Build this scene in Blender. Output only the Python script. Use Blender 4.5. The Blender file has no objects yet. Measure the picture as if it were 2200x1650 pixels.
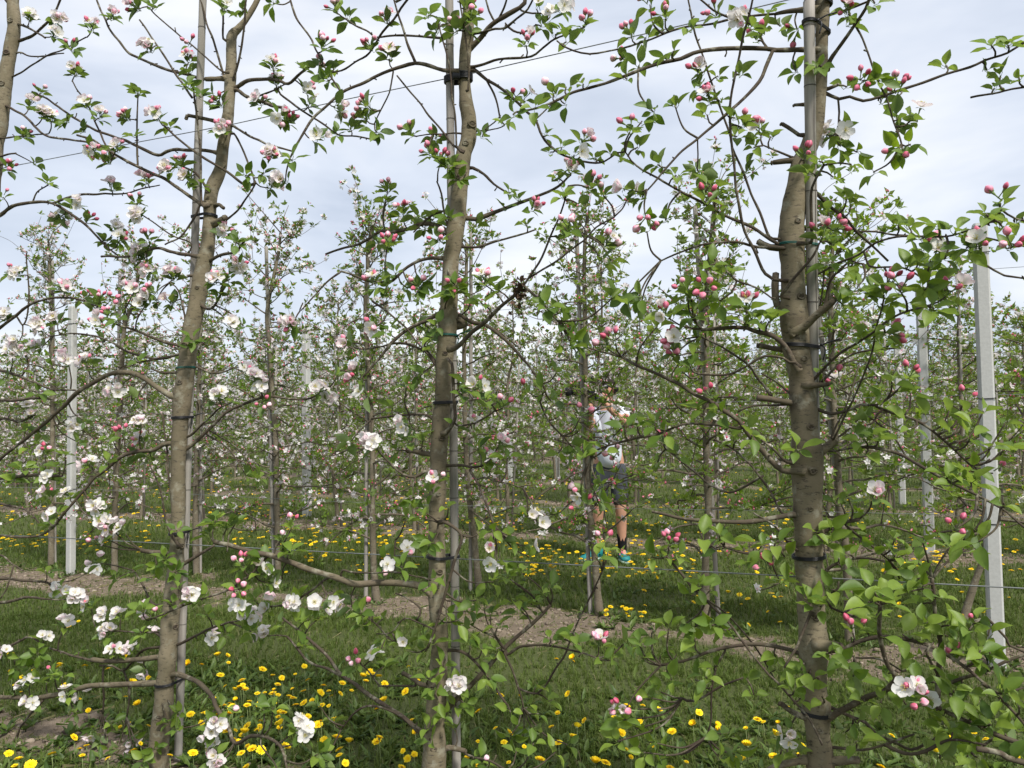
import bpy, math, random, re
import numpy as np
from mathutils import Vector, Matrix

S = bpy.context.scene
COL = S.collection
R = math.radians
rnd = random.Random(7)
npr = np.random.default_rng(7)

# ------------------------------------------------------------------ camera
F = 1652.0                                   # focal length in photograph pixels (2200 wide)
CAM = Vector((0.0, 0.0, 1.40))
PITCH, ROLL = R(2.3), R(0.9)
fw = Vector((0, math.cos(PITCH), math.sin(PITCH)))
u0 = Vector((0, -math.sin(PITCH), math.cos(PITCH)))
r0 = Vector((1, 0, 0))
cup = u0 * math.cos(ROLL) + r0 * math.sin(ROLL)
crt = r0 * math.cos(ROLL) - u0 * math.sin(ROLL)
cd = bpy.data.cameras.new('camera')
cam = bpy.data.objects.new('camera', cd)
COL.objects.link(cam)
m = Matrix((crt, cup, -fw)).transposed().to_4x4()
m.translation = CAM
cam.matrix_world = m
cd.sensor_width = 36.0
cd.lens = 36.0 * F / 2200.0
cd.clip_start = 0.05
cd.clip_end = 2000.0
S.camera = cam

# ------------------------------------------------------------------ world: thin bright overcast over a pale blue sky
SUN_EL, SUN_AZ = 52.0, 148.0                  # azimuth measured from +Y (view direction) towards +X (right)
W = bpy.data.worlds.new('World')
S.world = W
W.use_nodes = True
nt = W.node_tree
nt.nodes.clear()
N = nt.nodes.new
Lk = nt.links.new
out = N('ShaderNodeOutputWorld')
sky = N('ShaderNodeTexSky')
sky.sky_type = 'NISHITA'
sky.sun_disc = False
sky.sun_elevation = R(SUN_EL)
sky.sun_rotation = R(SUN_AZ)
sky.air_density = 1.0
sky.dust_density = 2.0
bg1 = N('ShaderNodeBackground')
bg1.inputs[1].default_value = 0.05
Lk(sky.outputs[0], bg1.inputs[0])
tc = N('ShaderNodeTexCoord')
mp = N('ShaderNodeMapping')
mp.inputs['Scale'].default_value = (1.0, 1.0, 3.2)
mp.inputs['Rotation'].default_value = (0.1, 0.25, 0.4)
Lk(tc.outputs['Generated'], mp.inputs[0])
no = N('ShaderNodeTexNoise')
no.inputs['Scale'].default_value = 2.1
no.inputs['Detail'].default_value = 5.0
no.inputs['Roughness'].default_value = 0.52
no.inputs['Distortion'].default_value = 0.35
Lk(mp.outputs[0], no.inputs['Vector'])
cr = N('ShaderNodeValToRGB')
cr.color_ramp.elements[0].position = 0.33
cr.color_ramp.elements[0].color = (0.50, 0.56, 0.67, 1)
cr.color_ramp.elements[1].position = 0.68
cr.color_ramp.elements[1].color = (0.93, 0.945, 0.97, 1)
e = cr.color_ramp.elements.new(0.5)
e.color = (0.70, 0.75, 0.845, 1)
Lk(no.outputs['Fac'], cr.inputs[0])
bg2 = N('ShaderNodeBackground')
bg2.inputs[1].default_value = 0.340
Lk(cr.outputs[0], bg2.inputs[0])
mx = N('ShaderNodeMixShader')
mx.inputs[0].default_value = 0.86
Lk(bg1.outputs[0], mx.inputs[1])
Lk(bg2.outputs[0], mx.inputs[2])
Lk(mx.outputs[0], out.inputs[0])

sl = bpy.data.lights.new('sun', 'SUN')
sl.energy = 1.5
sl.angle = R(10)
sl.color = (1.0, 0.96, 0.89)
so = bpy.data.objects.new('sun', sl)
COL.objects.link(so)
sd = Vector((math.sin(R(SUN_AZ)) * math.cos(R(SUN_EL)), math.cos(R(SUN_AZ)) * math.cos(R(SUN_EL)), math.sin(R(SUN_EL))))
so.rotation_euler = sd.to_track_quat('Z', 'Y').to_euler()
so.location = (0, 0, 30)

S.view_settings.view_transform = 'Standard'
S.view_settings.look = 'None'
S.view_settings.exposure = 1.80
S.view_settings.gamma = 1.0
S.view_settings.use_curve_mapping = False
S.cycles.max_bounces = 8
S.cycles.diffuse_bounces = 4
S.cycles.transmission_bounces = 5
S.cycles.transparent_max_bounces = 4

# ------------------------------------------------------------------ geometry of the orchard
RA = R(22)                                   # the rows run 22 degrees off the picture plane
NX, NY = math.sin(RA), math.cos(RA)          # normal of the rows
TX, TY = math.cos(RA), -math.sin(RA)         # along the rows
ROWS = [2.40, 4.88] + [8.3 + 3.3 * k for k in range(17)]
SPACING = 1.17


def ray(px, py):
    return crt * ((px - 1100) / F) + cup * ((825 - py) / F) + fw


def at(px, py, y):
    d = ray(px, py)
    return CAM + d * (y / d.y)


def on_ground(px, py, z=0.0):
    d = ray(px, py)
    return CAM + d * ((z - CAM.z) / d.z)


def zrow(px, d=2.40):
    k = ray(px, 900)
    return d / (NX * k.x / k.y + NY)


def pix(x, y, z):
    v = np.stack([np.asarray(x) - CAM.x, np.asarray(y) - CAM.y, np.asarray(z) - CAM.z], -1)
    w = v @ np.array(fw)
    return 1100 + F * (v @ np.array(crt)) / w, 825 - F * (v @ np.array(cup)) / w, w


def vnoise(x, y, seed=0):
    x = np.asarray(x, float)
    y = np.asarray(y, float)
    xi, yi = np.floor(x).astype(np.int64), np.floor(y).astype(np.int64)
    fx, fy = x - xi, y - yi
    fx, fy = fx * fx * (3 - 2 * fx), fy * fy * (3 - 2 * fy)

    def h(a, b):
        n = (a * 374761393 + b * 668265263 + seed * 982451653) & 0x7fffffff
        n = ((n ^ (n >> 13)) * 1274126177) & 0x7fffffff
        return ((n ^ (n >> 16)) & 0xffff) / 65535.0
    return (h(xi, yi) * (1 - fx) + h(xi + 1, yi) * fx) * (1 - fy) + (h(xi, yi + 1) * (1 - fx) + h(xi + 1, yi + 1) * fx) * fy


def fbm(x, y, seed=0):
    return 0.5 * vnoise(x, y, seed) + 0.3 * vnoise(x * 2.3, y * 2.3, seed + 1) + 0.2 * vnoise(x * 5.1, y * 5.1, seed + 2)


def soil(x, y):
    """0 grass .. 1 bare soil: a worn strip under every row"""
    x = np.asarray(x, float)
    y = np.asarray(y, float)
    d = NX * x + NY * y
    s = TX * x + TY * y
    best = np.full(d.shape, 9.0)
    for k, r in enumerate(ROWS):
        w = 0.36 if k else 0.20
        best = np.minimum(best, np.abs(d - r) / w)
    n = fbm(s * 1.1, d * 2.2, 3)
    return np.clip(1.2 - best + (n - 0.5) * 3.2 + (vnoise(s * 7, d * 8, 17) - 0.5) * 1.1, 0, 1)


def gz(x, y):
    x = np.asarray(x, float)
    y = np.asarray(y, float)
    near = np.exp(-((x / 40) ** 2 + (y / 40) ** 2))
    return (0.05 * (fbm(x * 0.7, y * 0.7, 11) - 0.5) + 0.02 * soil(x, y) * (vnoise(x * 6, y * 6, 5) + 0.6 * vnoise(x * 15, y * 15, 6))) * near


# ------------------------------------------------------------------ mesh builder
class MB:
    def __init__(self):
        self.v, self.t, self.f, self.m, self.n = [], [], [], [], 0

    def add(self, v, faces, mat=0, tint=0.5):
        v = np.asarray(v, float).reshape(-1, 3)
        self.v.append(v)
        self.t.append(np.broadcast_to(np.asarray(tint, float), (len(v),)))
        for fa in faces:                      # arrays of equal-sized faces
            fa = np.asarray(fa, np.int64)
            self.f.append(fa + self.n)
            self.m.append(np.broadcast_to(np.asarray(mat, np.int64), (len(fa),)))
        self.n += len(v)

    def stamp(self, tpl, mats, tint=None):
        """copies of a template (v, [(faces, mat)], tint) under many 4x4 matrices"""
        tv, tf, tt = tpl
        mats = np.asarray(mats, float).reshape(-1, 4, 4)
        k, n = len(mats), len(tv)
        v = np.einsum('kij,nj->kni', mats[:, :3, :3], tv) + mats[:, None, :3, 3]
        t = np.broadcast_to(tt, (k, n)).copy()
        if tint is not None:
            t = np.clip(t + np.asarray(tint)[:, None], 0, 1)
        self.v.append(v.reshape(-1, 3))
        self.t.append(t.reshape(-1))
        off = (np.arange(k) * n + self.n)[:, None, None]
        for fa, mi in tf:
            fa = np.asarray(fa, np.int64)
            self.f.append((fa[None] + off).reshape(-1, fa.shape[1]))
            self.m.append(np.full(k * len(fa), mi))
        self.n += k * n

    def mesh(self, name, mats, smooth=True):
        me = bpy.data.meshes.new(name)
        v = np.concatenate(self.v)
        me.vertices.add(len(v))
        me.vertices.foreach_set('co', v.astype(np.float32).ravel())
        tot = np.concatenate([np.full(len(f), f.shape[1]) for f in self.f])
        idx = np.concatenate([f.ravel() for f in self.f])
        me.loops.add(len(idx))
        me.loops.foreach_set('vertex_index', idx.astype(np.int32))
        me.polygons.add(len(tot))
        me.polygons.foreach_set('loop_start', (np.cumsum(tot) - tot).astype(np.int32))
        me.polygons.foreach_set('loop_total', tot.astype(np.int32))
        me.polygons.foreach_set('material_index', np.concatenate(self.m).astype(np.int32))
        me.polygons.foreach_set('use_smooth', np.full(len(tot), smooth))
        me.update(calc_edges=True)
        a = me.attributes.new('tint', 'FLOAT', 'POINT')
        a.data.foreach_set('value', np.concatenate(self.t).astype(np.float32))
        for mm in (mats if isinstance(mats, (list, tuple)) else [mats]):
            me.materials.append(mm)
        return me

    def build(self, name, mats, parent=None, smooth=True):
        return put(name, self.mesh(name, mats, smooth), parent)


def put(name, me, parent=None, loc=None, mat=None):
    o = bpy.data.objects.new(name, me)
    COL.objects.link(o)
    if parent is not None:
        o.parent = parent
    if mat is not None:
        o.matrix_basis = mat
    elif loc is not None:
        o.location = loc
    return o


def tag(o, label=None, cat=None, group=None, kind=None):
    if label:
        o['label'] = label
    if cat:
        o['category'] = cat
    if group:
        o['group'] = group
    if kind:
        o['kind'] = kind
    return o


def empty(name, loc=(0, 0, 0)):
    o = bpy.data.objects.new(name, None)
    o.empty_display_size = 0.1
    COL.objects.link(o)
    o.location = loc
    return o


def spline(pts, step):
    """Catmull-Rom through points (rows of any width), resampled about every step"""
    p = np.asarray(pts, float)
    if len(p) < 2:
        return p
    q = np.vstack([2 * p[0] - p[1], p, 2 * p[-1] - p[-2]])
    res = []
    for i in range(1, len(q) - 2):
        a, b, c, d = q[i - 1], q[i], q[i + 1], q[i + 2]
        n = max(1, int(round(np.linalg.norm((c - b)[:3]) / step)))
        for t in np.arange(n) / n:
            res.append(0.5 * (2 * b + (c - a) * t + (2 * a - 5 * b + 4 * c - d) * t * t + (3 * b - a - 3 * c + d) * t ** 3))
    res.append(q[-2])
    return np.array(res)


def tube(mb, pts, rad, sides=6, mat=0, tint=0.5, cap=True, jitter=0.0, rng=None):
    p = np.asarray(pts, float)
    n = len(p)
    rad = np.broadcast_to(np.asarray(rad, float), (n,)).copy()
    t = np.gradient(p, axis=0)
    t /= np.linalg.norm(t, axis=1)[:, None] + 1e-12
    a = np.array([0.0, 0, 1]) if abs(t[0][2]) < 0.8 else np.array([1.0, 0, 0])
    nn = np.cross(t[0], a)
    nn /= np.linalg.norm(nn)
    ang = np.arange(sides) * 2 * math.pi / sides
    vs = []
    for i in range(n):
        nn = nn - t[i] * np.dot(nn, t[i])
        nn /= np.linalg.norm(nn) + 1e-12
        b = np.cross(t[i], nn)
        r = rad[i]
        if jitter:
            r = r * (1 + jitter * (rng.random(sides) - 0.5))[:, None] if not np.isscalar(jitter) or jitter else r
            ring = p[i] + (np.cos(ang)[:, None] * nn + np.sin(ang)[:, None] * b) * r
        else:
            ring = p[i] + (np.cos(ang)[:, None] * nn + np.sin(ang)[:, None] * b) * r
        vs.append(ring)
    v = np.concatenate(vs)
    i = np.arange(n - 1)[:, None] * sides
    j = np.arange(sides)[None]
    k = (j + 1) % sides
    quads = np.stack([i + j, i + k, i + k + sides, i + j + sides], -1).reshape(-1, 4)
    faces = [quads]
    tt = np.repeat(np.broadcast_to(np.asarray(tint, float), (n,)), sides)
    if cap:
        v = np.vstack([v, p[-1] + t[-1] * rad[-1] * 0.4, p[0]])
        tt = np.append(tt, [tt[-1], tt[0]])
        e = (n - 1) * sides
        faces.append(np.stack([e + j[0], e + k[0], np.full(sides, n * sides)], -1))
        faces.append(np.stack([k[0], j[0], np.full(sides, n * sides + 1)], -1))
    mb.add(v, faces, mat, tt)


def box(mb, c, s, mat=0, tint=0.5, rot=None, bev=0.0):
    """a box with chamfered vertical and horizontal edges: centre c, full size s"""
    hx, hy, hz = s[0] / 2, s[1] / 2, s[2] / 2
    b = bev or min(s) * 0.06
    rings = []
    for z, k in ((-hz, b), (-hz + b, 0), (hz - b, 0), (hz, b)):
        x, y = hx - k, hy - k
        bb = b
        rings.append([(x, y - bb, z), (x - bb, y, z), (-x + bb, y, z), (-x, y - bb, z), (-x, -y + bb, z), (-x + bb, -y, z), (x - bb, -y, z), (x, -y + bb, z)])
    v = np.array(rings).reshape(-1, 3)
    if rot is not None:
        v = v @ np.array(rot.to_3x3()).T
    v = v + np.array(c)
    f = []
    for r in range(3):
        for j in range(8):
            f.append([r * 8 + j, r * 8 + (j + 1) % 8, r * 8 + 8 + (j + 1) % 8, r * 8 + 8 + j])
    mb.add(v, [f, [list(range(7, -1, -1)), list(range(24, 32))]], mat, tint)


def ball(mb, c, r, mat=0, tint=0.5, u=8, w=5, sc=(1, 1, 1), rot=None):
    v = [(0, 0, -1)]
    for i in range(1, w):
        a = -math.pi / 2 + math.pi * i / w
        for j in range(u):
            v.append((math.cos(a) * math.cos(2 * math.pi * j / u), math.cos(a) * math.sin(2 * math.pi * j / u), math.sin(a)))
    v.append((0, 0, 1))
    v = np.array(v) * np.array(sc) * r
    if rot is not None:
        v = v @ np.array(rot.to_3x3()).T
    v = v + np.array(c)
    tri, quad = [], []
    for j in range(u):
        tri.append((0, 1 + (j + 1) % u, 1 + j))
        tri.append((len(v) - 1, 1 + (w - 2) * u + j, 1 + (w - 2) * u + (j + 1) % u))
    for i in range(w - 2):
        for j in range(u):
            a, b = 1 + i * u + j, 1 + i * u + (j + 1) % u
            quad.append((a, b, b + u, a + u))
    mb.add(v, [tri] + ([quad] if quad else []), mat, tint)


def basis(x, z, pos, s=1.0):
    """4x4 with local X along x, local Z near z"""
    x = Vector(x).normalized()
    z = Vector(z)
    y = z.cross(x)
    if y.length < 1e-5:
        y = Vector((0.3, 0.9, 0.1)).cross(x)
    y.normalize()
    z = x.cross(y)
    if np.isscalar(s):
        s = (s, s, s)
    return Matrix(((x.x * s[0], y.x * s[1], z.x * s[2], pos[0]), (x.y * s[0], y.y * s[1], z.y * s[2], pos[1]), (x.z * s[0], y.z * s[1], z.z * s[2], pos[2]), (0, 0, 0, 1)))


def runit(r=rnd):
    while True:
        v = Vector((r.uniform(-1, 1), r.uniform(-1, 1), r.uniform(-1, 1)))
        if 0.05 < v.length < 1:
            return v.normalized()


# ------------------------------------------------------------------ materials
def mat_new(name):
    m = bpy.data.materials.new(name)
    m.use_nodes = True
    t = m.node_tree
    t.nodes.clear()
    o = t.nodes.new('ShaderNodeOutputMaterial')
    return m, t, o


def ramp(t, stops, src=None):
    r = t.nodes.new('ShaderNodeValToRGB')
    el = r.color_ramp.elements
    while len(el) > 1:
        el.remove(el[0])
    el[0].position, el[0].color = stops[0][0], (*stops[0][1], 1)
    for p, c in stops[1:]:
        x = el.new(p)
        x.color = (*c, 1)
    if src is not None:
        t.links.new(src, r.inputs[0])
    return r.outputs[0]


def attr(t, name='tint'):
    a = t.nodes.new('ShaderNodeAttribute')
    a.attribute_name = name
    return a.outputs['Fac']


def noise(t, scale, detail=4.0, rough=0.55, stretch=None, coord='Object', dist=0.0):
    c = t.nodes.new('ShaderNodeTexCoord').outputs[coord] if coord != 'World' else t.nodes.new('ShaderNodeNewGeometry').outputs['Position']
    if stretch:
        mpn = t.nodes.new('ShaderNodeMapping')
        mpn.inputs['Scale'].default_value = stretch
        t.links.new(c, mpn.inputs[0])
        c = mpn.outputs[0]
    n = t.nodes.new('ShaderNodeTexNoise')
    n.inputs['Scale'].default_value = scale
    n.inputs['Detail'].default_value = detail
    n.inputs['Roughness'].default_value = rough
    n.inputs['Distortion'].default_value = dist
    t.links.new(c, n.inputs['Vector'])
    return n.outputs['Fac']


def mixc(t, fac, a, b, mode='MIX'):
    x = t.nodes.new('ShaderNodeMix')
    x.data_type = 'RGBA'
    x.blend_type = mode
    for s, v in ((0, fac), (6, a), (7, b)):
        if hasattr(v, 'is_linked') or hasattr(v, 'links'):
            t.links.new(v, x.inputs[s])
        elif s == 0:
            x.inputs[0].default_value = v
        else:
            x.inputs[s].default_value = (*v, 1)
    return x.outputs[2]


def princ(t, o, col, rough=0.7, spec=0.3, bump=None, bump_s=0.3, bump_d=0.01):
    p = t.nodes.new('ShaderNodeBsdfPrincipled')
    if hasattr(col, 'links'):
        t.links.new(col, p.inputs['Base Color'])
    else:
        p.inputs['Base Color'].default_value = (*col, 1)
    p.inputs['Roughness'].default_value = rough
    p.inputs['Specular IOR Level'].default_value = spec
    if bump is not None:
        b = t.nodes.new('ShaderNodeBump')
        b.inputs['Strength'].default_value = bump_s
        b.inputs['Distance'].default_value = bump_d
        t.links.new(bump, b.inputs['Height'])
        t.links.new(b.outputs[0], p.inputs['Normal'])
    if o is not None:
        t.links.new(p.outputs[0], o.inputs[0])
    return p


def m_plain(name, col, rough=0.6, spec=0.3, var=0.25, scale=40, bump=0.15):
    m, t, o = mat_new(name)
    n = noise(t, scale)
    c = mixc(t, n, tuple(x * (1 - var) for x in col), tuple(min(1, x * (1 + var)) for x in col))
    princ(t, o, c, rough, spec, n, bump, 0.004)
    return m


def m_bark(name, tr=((0.0, (0.040, 0.027, 0.022)), (0.35, (0.080, 0.060, 0.045)), (0.7, (0.205, 0.170, 0.112)), (1.0, (0.28, 0.24, 0.17)))):
    """tint 0: thin reddish-brown twig, 0.7: grey-olive trunk, 1: pale old wood"""
    m, t, o = mat_new(name)
    base = ramp(t, tr, attr(t))
    n1 = noise(t, 14, 6, 0.65)
    c = mixc(t, ramp(t, ((0.35, (0, 0, 0)), (0.7, (1, 1, 1))), n1), base, (0.10, 0.090, 0.052))
    mm = t.nodes.new('ShaderNodeMix')
    mm.data_type = 'RGBA'
    mm.inputs[0].default_value = 0.6
    t.links.new(base, mm.inputs[6])
    t.links.new(c, mm.inputs[7])
    n2 = noise(t, 48, 5, 0.7, (0.8, 0.8, 2.4))            # cross-wise lenticels and cracks
    c2 = mixc(t, ramp(t, ((0.36, (1, 1, 1)), (0.45, (0, 0, 0))), n2), mm.outputs[2], (0.05, 0.042, 0.034))
    mm2 = t.nodes.new('ShaderNodeMix')
    mm2.data_type = 'RGBA'
    mm2.inputs[0].default_value = 0.8
    t.links.new(mm.outputs[2], mm2.inputs[6])
    t.links.new(c2, mm2.inputs[7])
    n3 = noise(t, 22, 5, 0.65)
    c3 = mixc(t, ramp(t, ((0.54, (0, 0, 0)), (0.66, (0.75, 0.75, 0.75))), n3), mm2.outputs[2], (0.26, 0.245, 0.185))
    princ(t, o, c3, 0.85, 0.18, n2, 0.4, 0.004)
    return m


def m_leaf(name, top, under, trans=0.40, gloss=0.48):
    """two-sided leaf: darker glossy face, pale felted underside, light passing through"""
    m, t, o = mat_new(name)
    a = attr(t)
    ct = ramp(t, top, a)
    cu = ramp(t, under, a)
    g = t.nodes.new('ShaderNodeNewGeometry')
    c = mixc(t, g.outputs['Backfacing'], ct, cu)
    n = noise(t, 3.0, 3, 0.5)
    c = mixc(t, n, c, mixc(t, 0.35, c, (0.02, 0.03, 0.005)))
    p = princ(t, None, c, gloss, 0.38)
    tr = t.nodes.new('ShaderNodeBsdfTranslucent')
    sat = mixc(t, 1.0, c, (1.5, 1.55, 0.55), 'MULTIPLY')
    t.links.new(sat, tr.inputs[0])
    ms = t.nodes.new('ShaderNodeMixShader')
    ms.inputs[0].default_value = trans
    t.links.new(p.outputs[0], ms.inputs[1])
    t.links.new(tr.outputs[0], ms.inputs[2])
    t.links.new(ms.outputs[0], o.inputs[0])
    return m


def m_petal(name):
    m, t, o = mat_new(name)
    a = attr(t)
    cf = ramp(t, ((0.0, (0.86, 0.85, 0.83)), (0.45, (0.86, 0.79, 0.80)), (1.0, (0.80, 0.52, 0.60))), a)
    cb = ramp(t, ((0.0, (0.84, 0.78, 0.79)), (0.5, (0.80, 0.58, 0.65)), (1.0, (0.72, 0.30, 0.42))), a)
    g = t.nodes.new('ShaderNodeNewGeometry')
    c = mixc(t, g.outputs['Backfacing'], cf, cb)
    p = princ(t, None, c, 0.6, 0.2)
    tr = t.nodes.new('ShaderNodeBsdfTranslucent')
    t.links.new(c, tr.inputs[0])
    ms = t.nodes.new('ShaderNodeMixShader')
    ms.inputs[0].default_value = 0.45
    t.links.new(p.outputs[0], ms.inputs[1])
    t.links.new(tr.outputs[0], ms.inputs[2])
    t.links.new(ms.outputs[0], o.inputs[0])
    return m


M = {}
M['bark'] = m_bark('apple_bark')
M['leaf'] = m_leaf('apple_leaf', ((0.0, (0.062, 0.118, 0.020)), (0.5, (0.132, 0.220, 0.034)), (1.0, (0.235, 0.335, 0.050))),
                   ((0.0, (0.090, 0.140, 0.062)), (0.5, (0.150, 0.220, 0.090)), (1.0, (0.240, 0.320, 0.120))))
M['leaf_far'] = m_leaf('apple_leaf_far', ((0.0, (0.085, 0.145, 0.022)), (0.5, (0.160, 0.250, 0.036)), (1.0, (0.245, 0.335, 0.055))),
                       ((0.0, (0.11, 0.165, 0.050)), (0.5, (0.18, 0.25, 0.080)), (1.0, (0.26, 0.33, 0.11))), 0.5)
M['petal'] = m_petal('apple_petal')
M['bud'] = m_plain('bud_pink', (0.6, 0.1, 0.18), 0.55, 0.3)
mm_, t_, o_ = mat_new('bud_pink')
princ(t_, o_, ramp(t_, ((0.0, (0.42, 0.045, 0.09)), (0.35, (0.62, 0.15, 0.24)), (0.7, (0.76, 0.33, 0.43)), (1.0, (0.84, 0.66, 0.70))), attr(t_)), 0.55, 0.3)
M['bud'] = mm_
M['green'] = m_plain('felted_green', (0.17, 0.23, 0.09), 0.8, 0.1)
M['stamen'] = m_plain('stamen_yellow', (0.62, 0.55, 0.16), 0.7, 0.1)
M['stake'] = None

# ------------------------------------------------------------------ the front row, surveyed from the photograph
# trunk: x,y,diameter ; branches: start diameter, end diameter, depth offset at start, at end (None: free) | x,y ... ; T tree key
TRUNK = {
    'T0': '46,-320,8 38,-180,16 32,-60,24 28,0,26 30,60,28 22,110,29 12,170,31 5,220,33 -3,280,34 -12,330,35 -30,600,38 -48,1000,40 -55,1500,44',
    'T1': '640,-330,4 600,-170,8 575,-60,11 553,0,12 530,40,13 512,62,17 498,80,24 497,140,24 493,200,25 490,250,26 480,310,27 473,365,27 455,410,31 450,470,28 446,530,31 438,570,34 425,640,37 410,720,37 400,800,39 393,850,41 388,900,34 384,960,34 382,1050,33 383,1110,32 379,1200,33 370,1290,38 364,1350,38 362,1400,38 355,1470,38 350,1530,41 342,1590,43 337,1650,48',
    'T2': '1025,-380,7 1014,-200,17 1012,-60,26 1008,0,27 1005,70,28 1000,110,29 998,167,29 1001,217,32 1008,260,37 1006,300,36 996,333,37 991,383,36 986,433,36 980,483,38 974,533,37 970,550,37 966,617,38 963,683,41 958,750,40 953,817,38 951,867,37 946,917,40 943,983,38 941,1050,37 938,1110,36 938,1167,37 940,1233,41 940,1300,40 946,1367,36 943,1417,40 940,1467,42 935,1533,45 933,1600,49 931,1660,55',
    'T3': '1790,-380,9 1776,-200,20 1772,-60,30 1768,0,32 1766,67,30 1764,133,29 1760,200,33 1752,267,38 1738,317,42 1724,350,46 1714,400,50 1705,450,54 1701,500,58 1703,550,57 1704,610,55 1706,680,60 1710,740,58 1718,790,57 1724,830,57 1728,900,58 1731,960,64 1734,1020,70 1735,1060,67 1737,1110,64 1738,1200,62 1741,1260,61 1744,1333,60 1748,1390,66 1749,1450,55 1752,1510,57 1757,1570,52 1762,1620,54 1764,1680,60',
    'T4': '2880,-60,30 2880,600,60 2890,1200,70 2890,2100,80',
}
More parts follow.
